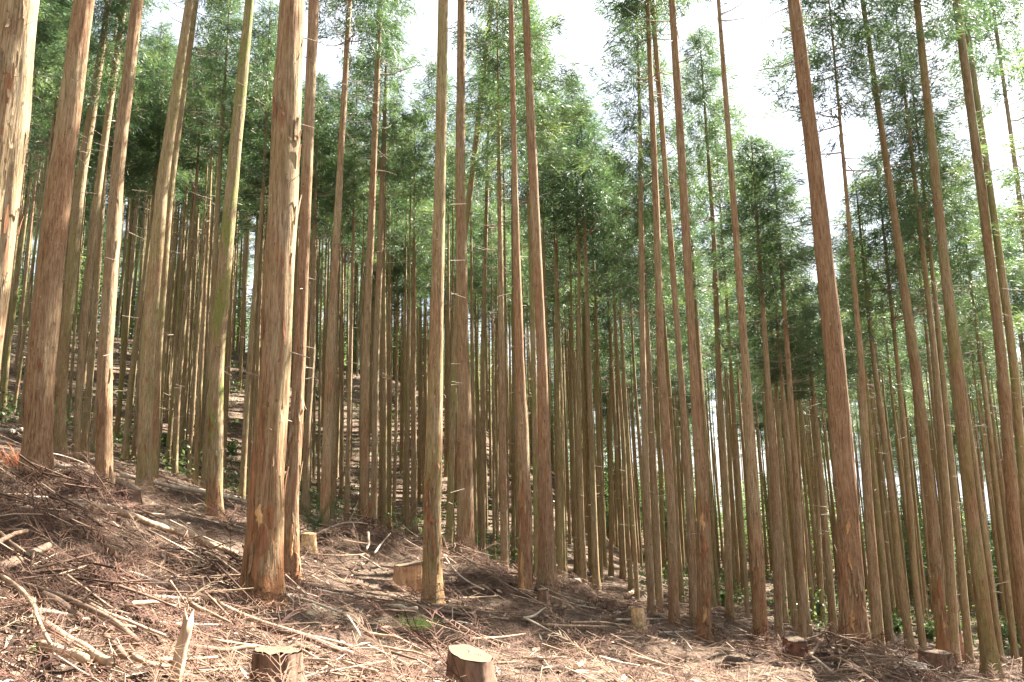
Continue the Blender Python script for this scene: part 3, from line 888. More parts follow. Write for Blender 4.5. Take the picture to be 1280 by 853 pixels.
def instanced_wood(spots, name, label, src):
    """crowns set on points, sharing one crown mesh"""
    P = np.array([(x, y, z) for x, y, z, H, l in spots])
    me = bpy.data.meshes.new(name); me.from_pydata([tuple(map(float, v)) for v in P], [], [])
    sc_, rt_ = me.attributes.new('crown_scale', 'FLOAT_VECTOR', 'POINT'), me.attributes.new('crown_turn', 'FLOAT_VECTOR', 'POINT')
    w = rng.uniform(.85, 1.25, len(P))
    low = np.array([l for *_, l in spots])
    w = w * (1 + .45 * (low > 0))
    sc_.data.foreach_set('vector', np.stack([w, w, np.array([q[3] for q in spots]) / HN], 1).astype(np.float32).ravel())
    rt_.data.foreach_set('vector', np.stack([0 * w, 0 * w, rng.uniform(0, 6.28, len(P))], 1).astype(np.float32).ravel())
    o = obj(name, me); tag(o, label, None, None, 'stuff')
    ng = bpy.data.node_groups.new(name, 'GeometryNodeTree')
    ng.interface.new_socket('Geometry', in_out='INPUT', socket_type='NodeSocketGeometry'); ng.interface.new_socket('Geometry', in_out='OUTPUT', socket_type='NodeSocketGeometry')
    N, L = ng.nodes, ng.links
    gi, go = N.new('NodeGroupInput'), N.new('NodeGroupOutput')
    ip = N.new('GeometryNodeInstanceOnPoints'); oi = N.new('GeometryNodeObjectInfo'); oi.inputs['Object'].default_value = src; oi.inputs['As Instance'].default_value = True
    a1, a2 = N.new('GeometryNodeInputNamedAttribute'), N.new('GeometryNodeInputNamedAttribute')
    for a_, n_ in ((a1, 'crown_scale'), (a2, 'crown_turn')): a_.data_type = 'FLOAT_VECTOR'; a_.inputs['Name'].default_value = n_
    e2 = N.new('FunctionNodeEulerToRotation')
    L.new(gi.outputs[0], ip.inputs['Points']); L.new(oi.outputs['Geometry'], ip.inputs['Instance'])
    L.new(a1.outputs['Attribute'], ip.inputs['Scale']); L.new(a2.outputs['Attribute'], e2.inputs[0]); L.new(e2.outputs[0], ip.inputs['Rotation'])
    L.new(ip.outputs[0], go.inputs[0])
    o.modifiers.new('crowns', 'NODES').node_group = ng


_cr = [o for o in COL.objects if o.name.startswith('crown') and o.data in CROWNS]
for k in range(3):
    src = next(o for o in _cr if o.data is CROWNS[k * 3])
    instanced_wood([q for q in S1 if q[4] > 0 and q[0] % .35 < .2][k::3], 'distant_wood', 'dense green wood closing the view behind the plantation rows', src)
bt = Bag()
for x, y, z, H, l in S1:
    r = rng.uniform(.07, .11); b = rng.normal(0, .12, 2)
    V, qd, t = tube(np.array([(x, y, z - .3), (x + b[0] * .4, y, z + H * .25), (x + b[0], y + b[1], z + H * .55), (x + b[0], y + b[1], z + H * .95)]), (r, r * .85, r * .6, .02), 7, False)
    bt.add(V, qd, t)
o_ = tag(obj('distant_trunks', bt.mesh('distant_trunks'), M_BARK), 'faint far trunks within the wood behind the plantation', None, None, 'stuff'); o_['moss'] = .4
# low green thickets on the ground below that wood
S4 = [(x, y, z, rng.uniform(3, 8), .99) for x, y, z, H, l in S1 if l > 0]
for _ in range(90):
    y = rng.uniform(62, 100); x = y * rng.uniform(.15, .95); S4.append((x, y, float(g_base(x, y)), rng.uniform(5, 9), .99))
for _ in range(80):
    y = rng.uniform(48, 66); x = y * rng.uniform(.42, .85); S4.append((x, y, float(g_coarse(x, y)), rng.uniform(3, 7), .99))
for _ in range(150):
    y = rng.uniform(60, 78); x = y * rng.uniform(-.85, .2); S4.append((x, y, float(g_base(x, y)), rng.uniform(4, 9), .99))
wood_mass(S4, 'distant_thicket', 'thicket_stems', 'low green thicket under the distant wood', 'thin stems of the low distant thicket', M_FAR, 420, 2.9)
wood_mass(S2, 'surrounding_wood', 'surrounding_trunks', 'plantation crowns going on around the clearing', 'plantation trunks going on around the clearing', M_FAR, 330, 3.4)
wood_mass(S3, 'unseen_shade_wood', 'unseen_shade_trunks', 'unseen crowns added downhill to shade the clearing floor', 'plantation trunks along the downhill edge of the clearing', M_FAR, 5000, 1.3)

# ------------------------------------------------------------------ litter on the floor
def spray(L, rg, sides=9):
    """one dead cedar spray: drooping stem with feathered side shoots, along +x, z up"""
    s = np.linspace(0, 1, 5); V, q = [], []
    bend = rg.uniform(-.25, .25); droop = rg.uniform(.05, .3)
    def pt(t): return np.array((L * t, L * bend * t * t, L * (.18 * t - droop * t * t)))
    def ribbon(P, w):
        n0 = len(V)
        for k, p in enumerate(P):
            ww = w * (1 - .75 * k / (len(P) - 1))
            dd = P[min(k + 1, len(P) - 1)] - P[max(k - 1, 0)]
            nrm = np.cross(dd, (0, 0, 1.0)) + rg.normal(0, .15, 3) * np.linalg.norm(dd)
            nrm = nrm / (np.linalg.norm(nrm) + 1e-9)
            V.append(p + nrm * ww); V.append(p - nrm * ww)
        for k in range(len(P) - 1): q.append((n0 + 2 * k, n0 + 2 * k + 1, n0 + 2 * k + 3, n0 + 2 * k + 2))
    ribbon([pt(t) for t in s], .006)
    for k in range(sides):
        for sg in (-1, 1):
            t = .12 + .86 * (k + rg.uniform(-.3, .3)) / sides
            b0 = pt(t); l = L * rg.uniform(.22, .45) * (1.1 - .6 * t)
            d = np.array((.75, sg * rg.uniform(.35, .9), rg.uniform(-.1, .35))); d /= np.linalg.norm(d)
            ribbon([b0, b0 + d * l * .5, b0 + d * l + np.array((0, 0, -l * rg.uniform(.1, .5)))], rg.uniform(.0035, .0065))
    return np.array(V), np.array(q)


SPR = [spray(1.0, np.random.default_rng(500 + i), 10) for i in range(8)]


def gslope(x, y, e=.15):
    return float((ground(x + e, y) - ground(x - e, y)) / (2 * e)), float((ground(x, y + e) - ground(x, y - e)) / (2 * e))


def scatter_points(n, power=1.6, ymin=2.6, ymax=45):
    """floor positions, denser close by"""
    u = rng.uniform(0, 1, n)
    k = 2 - power
    y = (ymin ** k + u * (ymax ** k - ymin ** k)) ** (1 / k)
    x = y * rng.uniform(-.78, .82, n)
    return x, y


def litter():
    bag = Bag()
    x, y = scatter_points(6500, 1.5, 2.6, 36)
    # extra heaps of brash, and litter banked up round the feet of the trees
    for d in T:
        if d['P'][1] < 24:
            n = 26; a = rng.uniform(0, 6.28, n); rr = d['w'] * d['P'][1] / 2000 + rng.uniform(.08, .5, n)
            x = np.concatenate([x, d['P'][0] + rr * np.cos(a)]); y = np.concatenate([y, d['P'][1] + rr * np.sin(a)])
    for mx, my, mh, mr in MOUNDS:
        n = 230
        x = np.concatenate([x, rng.normal(mx, mr * .9, n)]); y = np.concatenate([y, np.clip(rng.normal(my, mr * .9, n), 2.5, 90)])
    z = ground(x, y); e = .12
    gx, gy = (ground(x + e, y) - z) / e, (ground(x, y + e) - z) / e
    cl = .5 + .5 * vnoise(x * .8, y * .8, 21)
    for i in range(len(x)):
        V, q = SPR[i % len(SPR)]
        L = rng.uniform(.25, .75) * (1 + .012 * y[i]); a = rng.uniform(0, 6.28); c, s = math.cos(a), math.sin(a)
        tl = rng.normal(.05, .17)
        X = V[:, 0] * L; Yl = V[:, 1] * L; Zl = V[:, 2] * L + X * tl
        wx, wy = X * c - Yl * s, X * s + Yl * c
        W = np.stack([x[i] + wx, y[i] + wy, z[i] + .02 + rng.uniform(0, .07) + Zl + wx * gx[i] * .9 + wy * gy[i] * .9], 1)
        bag.add(W, q, None, float(np.clip(rng.normal(.22 + .36 * cl[i], .14), 0, 1)))
    o = obj('dead_foliage_litter', bag.mesh('dead_foliage_litter', False), M_DEAD)
    tag(o, 'matted red-brown dead cedar sprays covering the forest floor', None, None, 'stuff')


def twigs():
    bag = Bag()
    x, y = scatter_points(7500, 1.35, 2.6, 50)
    for mx, my, mh, mr in MOUNDS:
        x = np.concatenate([x, rng.normal(mx, mr * .8, 48)]); y = np.concatenate([y, np.clip(rng.normal(my, mr * .8, 48), 2.5, 90)])
    nb = len(x) - 48 * len(MOUNDS)
    z = ground(x, y); e = .2
    gx, gy = (ground(x + e, y) - z) / e, (ground(x, y + e) - z) / e
    for i in range(len(x)):
        L = rng.gamma(2.2, .20) + .12; L = min(L, 1.6)
        if i >= nb: L = rng.uniform(.3, .85)
        a = rng.normal(-.35, .9) if rng.uniform() < .55 else rng.uniform(0, 6.28)
        c, s = math.cos(a), math.sin(a)
        t = np.linspace(-.5, .5, 3); b = rng.normal(0, .06) * L
        wx, wy = t * L * c - b * (1 - 4 * t * t) * s, t * L * s + b * (1 - 4 * t * t) * c
        tl = rng.normal(0, .16)
        P = np.stack([x[i] + wx, y[i] + wy, z[i] + .03 + abs(rng.normal(0, .04)) + wx * gx[i] + wy * gy[i] + t * L * tl], 1)
        r = rng.uniform(.0025, .008) * (1 + .018 * y[i]) * (1.8 if i >= nb else 1)
        if i >= nb: P[:, 2] += rng.uniform(0, .22)
        V, q, tt = tube(P, (r, r * .8, r * .4), 3, False)
        bag.add(V, q, None, float(np.clip(rng.normal(.22 if nb <= i < nb + 144 else .52, .24), 0, 1)))  # first heaps: darker brash, with shade put into the twig tint
    o = obj('twig_litter', bag.mesh('twig_litter'), M_TWIG)
    tag(o, 'thin dry twigs strewn over the forest floor', None, None, 'stuff')


def chips():
    bag = Bag()
    x, y = scatter_points(9000, 1.5, 2.6, 36)
    z = ground(x, y)
    sz = rng.uniform(.012, .045, len(x)) * (1 + .02 * y)
    for i in range(len(x)):
        u = rng.normal(0, 1, 3); u[2] *= .35; u /= np.linalg.norm(u); v = np.cross(u, (rng.normal(0, .3), rng.normal(0, .3), 1)); v /= np.linalg.norm(v)
        c = np.array((x[i], y[i], z[i] + rng.uniform(.005, .06)))
        a, b = sz[i] * rng.uniform(.8, 2.2), sz[i] * .5
        V = [c + u * a, c + v * b + np.array((0, 0, .4 * b)), c - u * a, c - v * b]
        bag.add(V, [(0, 1, 2, 3)], None, float(np.clip(rng.normal(.62, .28), 0, 1)))
    o = obj('wood_chip_litter', bag.mesh('wood_chip_litter', False), M_TWIG)
    tag(o, 'pale wood chips and bark crumbs scattered on the floor', None, None, 'stuff')

litter(); twigs(); chips()

# ------------------------------------------------------------------ fallen branches and logs, one by one
def branch(pts, r0, r1, label, mat=M_BRANCH, name='fallen_branch', lift=.04, n=7, cat='branch', cut=False, forks=0, straight=False):
    """a fallen branch lying over the ground through the photo points; pts (px, py[, lift])"""
    r0, r1 = r0 * .88, r1 * .88; lift = lift + .05
    G = [on_ground(p[0], p[1], 0)[1] for p in pts]
    yk = np.linspace(G[0], G[-1], len(pts)) * .75 + np.array(G) * .25
    P = np.array([ray(p[0], p[1]) * y for p, y in zip(pts, yk)])
    P[:, 2] = np.maximum(P[:, 2], ground(P[:, 0], P[:, 1]) + r0 * .4) + lift * .8
    # depth wander is smoothed: a stick is straight-ish
    s0 = np.concatenate([[0], np.cumsum(np.linalg.norm(np.diff(P, axis=0), axis=1))]); s0 /= s0[-1]
    m = max(6, len(pts) * 3)
    s = np.linspace(0, 1, m)
    Q = np.stack([np.interp(s, s0, P[:, c]) for c in range(3)], 1)
    if straight:
        u_ = np.linspace(0, 1, m)[:, None]; bow = np.sin(u_ * math.pi) * rng.normal(0, .012, 3)
        Q = Q[0] * (1 - u_) + Q[-1] * u_ + bow
        Q[:, 2] += max(0.0, float(np.quantile(ground(Q[:, 0], Q[:, 1]) + r0 * .2 - Q[:, 2], .7)))
    else: Q[:, 2] = np.maximum(Q[:, 2], ground(Q[:, 0], Q[:, 1]) + r0 * .3)
    for _ in range(3): Q[1:-1] = (Q[:-2] + 2 * Q[1:-1] + Q[2:]) / 4
    Q[1:-1] += rng.normal(0, r0 * .25, (m - 2, 3))
    for _ in range(1): Q[1:-1] = (Q[:-2] + 2 * Q[1:-1] + Q[2:]) / 4
    o0 = Q[0].copy()
    rad = r0 + (r1 - r0) * s
    V, q, t = tube(Q - o0, rad, n, True, .06)
    bag = Bag(); bag.add(V, q, t)
    for k in range(forks):
        i0 = int(rng.integers(1, m - 2)); L = rng.uniform(.15, .5)
        d = (Q[i0 + 1] - Q[i0]); d /= np.linalg.norm(d); d = d + rng.normal(0, .5, 3); d[2] = abs(d[2]) * .6
        tt = np.linspace(0, 1, 4)[:, None]
        F = Q[i0] - o0 + d * L * tt + np.array((0, 0, .1)) * tt * tt * L
        V, q, t = tube(F, rad[i0] * .5 * (1 - .7 * tt[:, 0]), 4, True); bag.add(V, q, t)
    o = obj(name, bag.mesh(name), mat, None, o0)
    tag(o, label, cat, 'fallen branches and logs on the forest floor')
    if cut:
        u, v = frame_of(Q[1] - Q[0]); k = 10; an = np.arange(k) * 6.2832 / k
        d = (Q[0] - Q[1]); d /= np.linalg.norm(d)
        ring = d * .004 + np.outer(np.cos(an) * r0 * .92, u) + np.outer(np.sin(an) * r0 * .92, v)
        obj('cut_end', mesh_np('cut_end', np.concatenate([ring, [d * .005]]), None, [(i, (i + 1) % k, k) for i in range(k)]), M_CUT, o)
    return o

B, D, W = M_BRANCH, M_BRANCH_D, M_BRANCH_P
branch([(112, 655), (150, 668), (212, 686), (295, 712)], .055, .04, 'long straight barked log slanting down to the foot of the big peeling trunk', B, 'fallen_log', .20, 10, 'log', True, straight=True)
branch([(108, 725), (150, 735), (207, 750)], .035, .025, 'pale bare pole in the brash, its end near the rust-brown heap', W, lift=.09)
branch([(207, 750), (250, 768), (300, 788), (345, 800), (440, 838)], .03, .022, 'long brown pole running on from the pale bare pole past the mossy stump', B, lift=.09, forks=1)
branch([(330, 752), (380, 765), (425, 780), (455, 793)], .022, .012, 'thin pale pole leading away from the roots of the big peeling trunk', W, lift=.06)
branch([(45, 802), (75, 822), (110, 842), (135, 858)], .032, .024, 'thick tan branch running out of the picture bottom beside the green tuft', B, straight=True, lift=.08)
branch([(50, 828), (75, 838), (105, 850)], .03, .026, 'short sunlit log half under the green tuft', B, straight=True, lift=.05)
branch([(-5, 752), (20, 768), (35, 795), (42, 822), (58, 850)], .02, .012, 'pale curved branch bowing like a hoop at the picture edge', B, lift=.16)
branch([(-8, 706), (12, 698), (31, 690)], .028, .024, 'cut tan pole end sticking up at the picture edge', B, straight=True, lift=.16, cut=False)
branch([(-6, 692), (12, 706), (36, 724)], .022, .014, 'thin crossing stick over the grey log at the picture edge', B, lift=.18)
branch([(-5, 735), (22, 722), (58, 706)], .05, .04, 'grey weathered log lying in the dark brash heap', D, 'fallen_log', .1, 9, 'log', straight=True)
branch([(65, 738), (85, 748), (107, 760)], .022, .018, 'short grey stick in the dark brash', B, lift=.08)
branch([(50, 770), (80, 785), (100, 800)], .03, .022, 'thick dull branch stub among the brash heap', D, straight=True, lift=.1)
branch([(8, 755), (60, 772), (110, 788), (140, 806), (170, 838)], .017, .026, 'long dark bent branch ending in a pale broken stub', D, lift=.13, forks=1)
branch([(110, 783), (150, 800), (205, 822)], .016, .012, 'slender greyish twig crossing beside the dark bent branch', B, lift=.12)
branch([(130, 822), (140, 838), (152, 856)], .025, .022, 'stubby brown stick near the standing broken stake', D, straight=True, lift=.1)
branch([(165, 845), (185, 851), (215, 858)], .02, .016, 'tan stick lying flat at the picture bottom', B, lift=.06)
branch([(232, 832), (275, 833), (318, 828)], .022, .02, 'mossy dark branch touching the near mossy stump', D, lift=.08)
branch([(322, 800), (350, 812), (373, 820), (440, 838)], .028, .02, 'smooth red-brown pole lying past the near mossy stump', D, lift=.07)
branch([(375, 826), (395, 836), (415, 850)], .014, .01, 'short thin twig below the smooth red-brown pole', B, lift=.04)
branch([(428, 842), (450, 850), (470, 858)], .02, .016, 'brown stick end at the bottom, between the two near stumps', B, lift=.05)
branch([(372, 806), (400, 818), (440, 824)], .012, .01, 'pale thin stick lying beside the smooth red-brown pole', W, lift=.05)
branch([(380, 698), (405, 704), (440, 707), (455, 701)], .018, .012, 'curved grey stick in the litter behind the brown companion trunk', B, lift=.06)
branch([(395, 682), (420, 670), (440, 666), (472, 669)], .022, .012, 'bleached arching branch over the brash pile', W, lift=.18, forks=2)
branch([(460, 677), (462, 690), (458, 700)], .03, .022, 'short bleached upright stub leaning in the brash pile', W, lift=.14)
branch([(468, 704), (478, 690), (488, 680)], .022, .014, 'bleached stick slanting up through the brash pile', W, lift=.16)
branch([(474, 698), (495, 685), (517, 675)], .016, .01, 'slim pale stick slanting behind the big cut stump', W, lift=.2)
branch([(450, 704), (466, 711), (480, 722)], .018, .014, 'pale forked stick pointing down to the big cut stump', W, lift=.08, forks=1)
branch([(505, 690), (520, 700), (533, 705)], .016, .012, 'thin stick resting on the big cut stump side', W, lift=.2)
branch([(555, 705), (565, 722), (585, 738), (605, 750)], .022, .015, 'long pale branch sloping from the tall ochre trunk into the hollow', W, lift=.12)
branch([(565, 700), (580, 706), (600, 722), (615, 732)], .018, .01, 'dark branch lying over the root hollow', D, lift=.14)
branch([(570, 756), (595, 753), (622, 752)], .016, .01, 'thin level twig beyond the bright green tuft', B, lift=.05, forks=1)
branch([(540, 766), (575, 766), (600, 772), (615, 776)], .02, .012, 'long curved stick behind the bright green tuft', B, lift=.06)
branch([(468, 776), (490, 778), (520, 777)], .02, .014, 'short level stick ahead of the tall ochre trunk', D, lift=.05)
branch([(527, 768), (555, 772), (600, 780), (636, 784)], .035, .022, 'red-brown bark-stripped pole near the bright green tuft', D, lift=.05)
branch([(490, 768), (510, 771), (520, 772)], .035, .03, 'pale round cut log beside the tall ochre trunk', W, 'fallen_log', .05, 9, 'log')
branch([(675, 742), (700, 752), (735, 762)], .02, .014, 'long pale stick sloping from the small stump', W, lift=.08)
branch([(678, 748), (710, 762), (745, 770)], .014, .01, 'second thin pale stick sloping below the small stump', W, lift=.06)
branch([(658, 785), (670, 778), (682, 770)], .022, .012, 'pale split stake lying across the slope', W, lift=.08)
branch([(652, 835), (675, 837), (708, 833)], .018, .012, 'short stick half buried in grey litter near the picture bottom', B, lift=.03)
branch([(720, 845), (725, 840), (730, 836)], .03, .028, 'short pale cut billet on the bare grey ground', W, 'fallen_log', .03, 8, 'log', True)
branch([(825, 775), (845, 783), (862, 792)], .016, .01, 'pale thin stick in front of the close-set trio', W, lift=.06)
branch([(845, 800), (858, 808), (866, 822)], .012, .008, 'thin white twig lying before the gnawed trunk', W, lift=.05)
branch([(1022, 806), (1038, 820), (1052, 832)], .035, .025, 'pale broken branch propped at the stout red-brown trunk', W, lift=.14, forks=1)
branch([(1013, 832), (1020, 824), (1024, 816)], .03, .024, 'short split billet standing near the small red-brown stump', B, lift=.1)
branch([(1014, 830), (1028, 840), (1042, 852)], .026, .02, 'grey stick slanting down before the stout red-brown trunk', W, lift=.07)
branch([(1052, 826), (1060, 817), (1070, 812)], .016, .01, 'thin bowed twig at the foot of the stout red-brown trunk', B, lift=.18)
branch([(1050, 832), (1070, 842), (1090, 850)], .02, .014, 'thin pale stick below the stout red-brown trunk', W, lift=.06)
branch([(1082, 833), (1088, 842), (1096, 852)], .022, .018, 'stubby pale stick before the cedar behind the stout trunk', B, lift=.07)
branch([(1120, 850), (1126, 840), (1132, 834)], .022, .016, 'short upright pale stick beside the low wide stump', W, lift=.12)
branch([(1235, 826), (1250, 834), (1262, 842)], .018, .012, 'dark twig at the foot of the dark smooth trunk', D, lift=.1)
branch([(1252, 842), (1265, 834), (1280, 829)], .018, .012, 'dark bent twig crossing near the last tall trunk', D, lift=.14)
branch([(1160, 755), (1166, 762), (1172, 770)], .02, .012, 'bare twig poking out beside the split-barked trunk', W, lift=.5)
branch([(150, 606), (185, 616), (235, 628), (300, 636)], .06, .045, 'long pale fallen log lying across behind the small dark stump', W, 'fallen_log', .16, 10, 'log', True, straight=True)
branch([(195, 578), (220, 590), (250, 602)], .05, .04, 'pale log on the slope past the pale flaked trunk', W, 'fallen_log', .08, 8, 'log')
branch([(0, 545), (15, 544), (28, 543)], .09, .08, 'short pale log on the slope beside the mossy-footed cedars', W, 'fallen_log', .08, 8, 'log')
branch([(60, 588), (85, 590), (110, 592)], .05, .04, 'sunlit log lying behind the thick russet trunk', W, 'fallen_log', .07, 8, 'log')
branch([(195, 574), (235, 583), (255, 590)], .06, .05, 'dark rotting log on the wooded slope', D, 'fallen_log', .08, 8, 'log')
branch([(225, 615), (265, 620), (300, 627)], .04, .03, 'grey log running beneath the moss-blotched trunk', W, 'fallen_log', .06, 8, 'log')
branch([(0, 596), (25, 600), (45, 610), (62, 622)], .02, .012, 'bowed thin stick at the foot of the thick russet trunk', B, lift=.1)
branch([(145, 640), (175, 648), (205, 650)], .016, .012, 'thin straight stick in litter below the small dark stump', W, lift=.05)
branch([(195, 664), (215, 672), (232, 688)], .014, .01, 'thin bent stick over the long straight barked log', W, lift=.14)
branch([(198, 708), (215, 714), (228, 720)], .02, .014, 'short pale stick below the long straight barked log', W, lift=.06)
branch([(240, 640), (252, 634), (262, 640)], .02, .016, 'short twig by the torn foot of the moss-blotched trunk', B, lift=.07)
branch([(490, 640), (515, 638), (545, 640)], .02, .014, 'pale stick lying behind the brash pile', W, lift=.08)

sticks = {}
# more sticks on the far slopes and in the near brash: individual, described together
for k in range(104):
    if k < 36: px, py = rng.uniform(5, 620), rng.uniform(560, 650) + 0
    else: px, py = rng.uniform(20, 1250), rng.uniform(740, 850)
    if k < 36: py += max(0, (px - 250) * .13)
    a = rng.normal(.3, .5); L = rng.uniform(16, 46)
    branch([(px - L * math.cos(a), py - L * math.sin(a) * .5), (px, py + rng.normal(0, 1.5)), (px + L * math.cos(a), py + L * math.sin(a) * .5)], rng.uniform(.012, .02) if k < 36 else rng.uniform(.012, .03), .009,
           None, [B, W, D][k % 3], lift=rng.uniform(.05, .12), n=5)
    o = COL.objects[-1]; an = min(ANCH, key=lambda q: abs(q['px'] - px))['name']
    sticks.setdefault((['brown', 'bleached', 'dark'][k % 3], 'up the slope behind' if k < 36 else 'in the litter before', an), []).append(o)
for (c, w_, an), L in sticks.items():
    for k, o in enumerate(L): o['label'] = f"thin {c} stick {w_} {an}" if len(L) == 1 else f"{ORD[k]} thin {c} stick {w_} {an}"

# upright broken stake
def stake(px, py, top, r, label, mat, name, lean):
    P0 = on_ground(px, py); h = (py - top) / FPX * P0[1]
    s = np.linspace(0, 1, 8)
    P = np.stack([lean * s * h, 0 * s, -.15 + s * (h + .15)], 1); P[1:-1] += rng.normal(0, r * .15, (6, 3))
    V, q, t = tube(P, r * (1.15 - .35 * s), 10, True, .12)
    V[-12:-2, 2] += rng.uniform(-.05, .07, 10)       # splintered end
    e = empty(name, P0); tag(e, label, 'stake' if name == 'broken_stake' else 'snag', None)
    obj('shaft', mesh_np('shaft', V, q, t), mat, e)
    P2 = np.array([(r * 1.0, -.02, 0), (r * 1.4, -.03, h * .25), (r * 2.1, -.04, h * .45)])
    V, q, t = tube(P2, (r * .45, r * .35, r * .1), 5); obj('splinter', mesh_np('splinter', V, q, t), mat, e)
stake(213, 866, 786, .036, 'pale broken stake standing upright in the brash at the picture bottom', M_BRANCH, 'broken_stake', .2)
stake(452, 664, 630, .07, 'splintered red-brown snag standing at the close pair of cedars', M_ORANGE, 'splintered_snag', .3)
stake(180 + 65, 718, 694, .02, 'small white stick standing upright behind the long brown pole', M_BRANCH_P, 'broken_stake', .1)

# ------------------------------------------------------------------ stumps
def stump(px, py, wpx, hpx, label, mat=M_STUMP, tilt=.08, jag=.0, moss=0.0, face=0.0, Y=None):
    P = on_ground(px, py); r = wpx * P[1] / FPX / 2; h = hpx * P[1] / FPX
    n, m = 30, 12
    e = empty('tree_stump', P, rng.uniform(0, 6.28)); tag(e, label, 'stump', 'cut cedar stumps')
    an = np.arange(n) * 6.2832 / n; ph = rng.uniform(0, 6.28, 2)
    zs = np.concatenate([[-.3], np.linspace(0, 1, m - 1) * h]); V = []
    tx, ty = rng.normal(0, tilt, 2)
    topr = None
    for k, z in enumerate(zs):
        fl = 1 + .32 * math.exp(-max(z, 0) / (.45 * h + .03)) * (1 + .5 * np.cos(5 * an + ph[0]) + .3 * np.cos(3 * an + ph[1]))
        rr = r * fl * (1 + rng.normal(0, .022, n) + .05 * np.cos(2 * an + ph[1]))
        zz = z + (z / h if h else 0) * (tx * np.cos(an) + ty * np.sin(an)) * r * 2 + (rng.uniform(-jag, jag, n) * h if k == m - 1 else 0)
        V.append(np.stack([rr * np.cos(an), rr * np.sin(an), zz * np.ones(n)], 1)); topr = V[-1]
    V = np.concatenate(V)
    q = [(k * n + i, k * n + (i + 1) % n, (k + 1) * n + (i + 1) % n, (k + 1) * n + i) for k in range(m - 1) for i in range(n)]
    o = obj('bark', mesh_np('bark', V, q), mat, e)
    # cut face: rings of vertices, a little inside the bark, slightly uneven, with a step where the back cut was made
    F = []
    for k in range(5):
        s = 1 - k / 5
        ring = topr * np.array((s * .985, s * .985, 1)); ring[:, 2] = topr[:, 2] * s + topr[:, 2].mean() * (1 - s) + .004 + rng.normal(0, .004, n)
        ring[:, 2] += np.where(ring[:, 0] > r * .35, .006, 0)
        F.append(ring)
    F.append(np.array([[0, 0, topr[:, 2].mean() + .006]])); F = np.concatenate(F)
    fq = [(k * n + i, k * n + (i + 1) % n, (k + 1) * n + (i + 1) % n, (k + 1) * n + i) for k in range(4) for i in range(n)]
    ft = [(4 * n + i, 4 * n + (i + 1) % n, 5 * n) for i in range(n)]
    obj('cut_face', mesh_np('cut_face', F, fq, ft), M_CUT if mat is M_CUT else M_CUTOLD, e)
    return e, P, r, h

stump(159, 634, 28, 26, 'small dark stump beside the smooth brown trunk')
e_, P_, r_s, h_s = stump(345, 872, 55, 50, 'near mossy stump with a ragged top at the picture bottom', M_STUMP, .12, .012)
stump(588, 876, 48, 48, 'near broad stump with a brown split side at the picture bottom', M_STUMP, .1, .012)
stump(513, 738, 36, 28, 'big cut stump with a pale stripped front beside the tall ochre trunk', mat_wood('stripped_stump', (0.16, 0.075, 0.04), (0.52, 0.34, 0.20)), .05)
stump(679, 758, 13, 17, 'small cut stump at the foot of the scarred red trunk')
stump(798, 788, 15, 24, 'yellow fresh stump near the close-set trio', M_CUT, .1)
stump(765, 762, 12, 10, 'low brown stump in the brash before the slim trunks')
stump(995, 824, 26, 22, 'small red-brown stump beside the slim cedar', mat_wood('red_stump', (0.09, 0.035, 0.022), (0.23, 0.10, 0.06)), .1)
stump(1172, 840, 36, 22, 'low wide stump before the split-barked trunk', M_STUMP, .06)
stump(1195, 825, 16, 36, 'tall torn stump wedged behind the low wide stump', mat_wood('torn_stump', (0.12, 0.045, 0.025), (0.36, 0.17, 0.10)), .2, .12)
stump(386, 690, 16, 20, 'pale sunlit stump behind the brown companion trunk', M_CUT, .1)
stump(742, 735, 12, 12, 'dull stump behind the brash of the slope hollow')
branch([(782, 750), (788, 746), (793, 742)], .09, .085, 'thick cut log end facing out of the brash near the yellow stump', B, 'fallen_log', .06, 10, 'log', False)

# pale stones and clods
def stone(px, py, wpx, label):
    P = on_ground(px, py, .02); r = wpx * P[1] / FPX / 2
    n, m = 12, 8; V = []
    for k in range(m + 1):
        t = math.pi * k / m
        for i in range(n):
            a = 6.2832 * i / n
            q = np.array((math.sin(t) * math.cos(a), math.sin(t) * math.sin(a), math.cos(t)))
            V.append(q * np.array((r, r * .7, r * .42)) * (1 + .35 * vnoise(q[0] * 1.9 + px, q[1] * 1.9 + q[2] * 2.3, 4)))
    f = [(k * n + i, (k + 1) * n + i, (k + 1) * n + (i + 1) % n, k * n + (i + 1) % n) for k in range(m) for i in range(n)]
    o = obj('stone', mesh_np('stone', np.array(V), f), M_STONE, None, P); tag(o, label, 'stone', 'pale stones in the litter')
stone(718, 731, 22, 'pale flat stone behind the slope of brash near the dark broad trunk')
stone(772, 768, 10, 'small whitish stone beside the yellow stump')
stone(362, 798, 12, 'pale lump in the sunlit litter above the near mossy stump')
stone(1145, 838, 30, 'pale flat stone next to the low wide stump')
stone(575, 783, 9, 'small pale stone in front of the bright green tuft')

# ------------------------------------------------------------------ green plants
def tuft(px, py, wpx, hpx, n, mat, label, name='fern_tuft', cat='plant', up=.7):
    P = on_ground(px, py); s = P[1] / FPX; bag = Bag()
    for k in range(n):
        a = rng.uniform(0, 6.28); L = rng.uniform(.5, 1.0) * max(wpx * .5, hpx) * s
        V, q = SPR[k % len(SPR)]
        el = rng.uniform(.15, up)
        x, y, z = V[:, 0] * L, V[:, 1] * L * .9, V[:, 2] * L
        zz = z + x * el; c, t = math.cos(a), math.sin(a)
        o = rng.normal(0, wpx * s * .17, 2)
        bag.add(np.stack([x * c - y * t + o[0], x * t + y * c + o[1], zz + .09], 1), q, None, float(np.clip(rng.normal(.5, .25), 0, 1)))
    o = obj(name, bag.mesh(name, False), mat, None, P); tag(o, label, cat)
tuft(520, 798, 52, 26, 120, M_FRESH, 'bright green tuft in the sunlit litter before the tall ochre trunk')
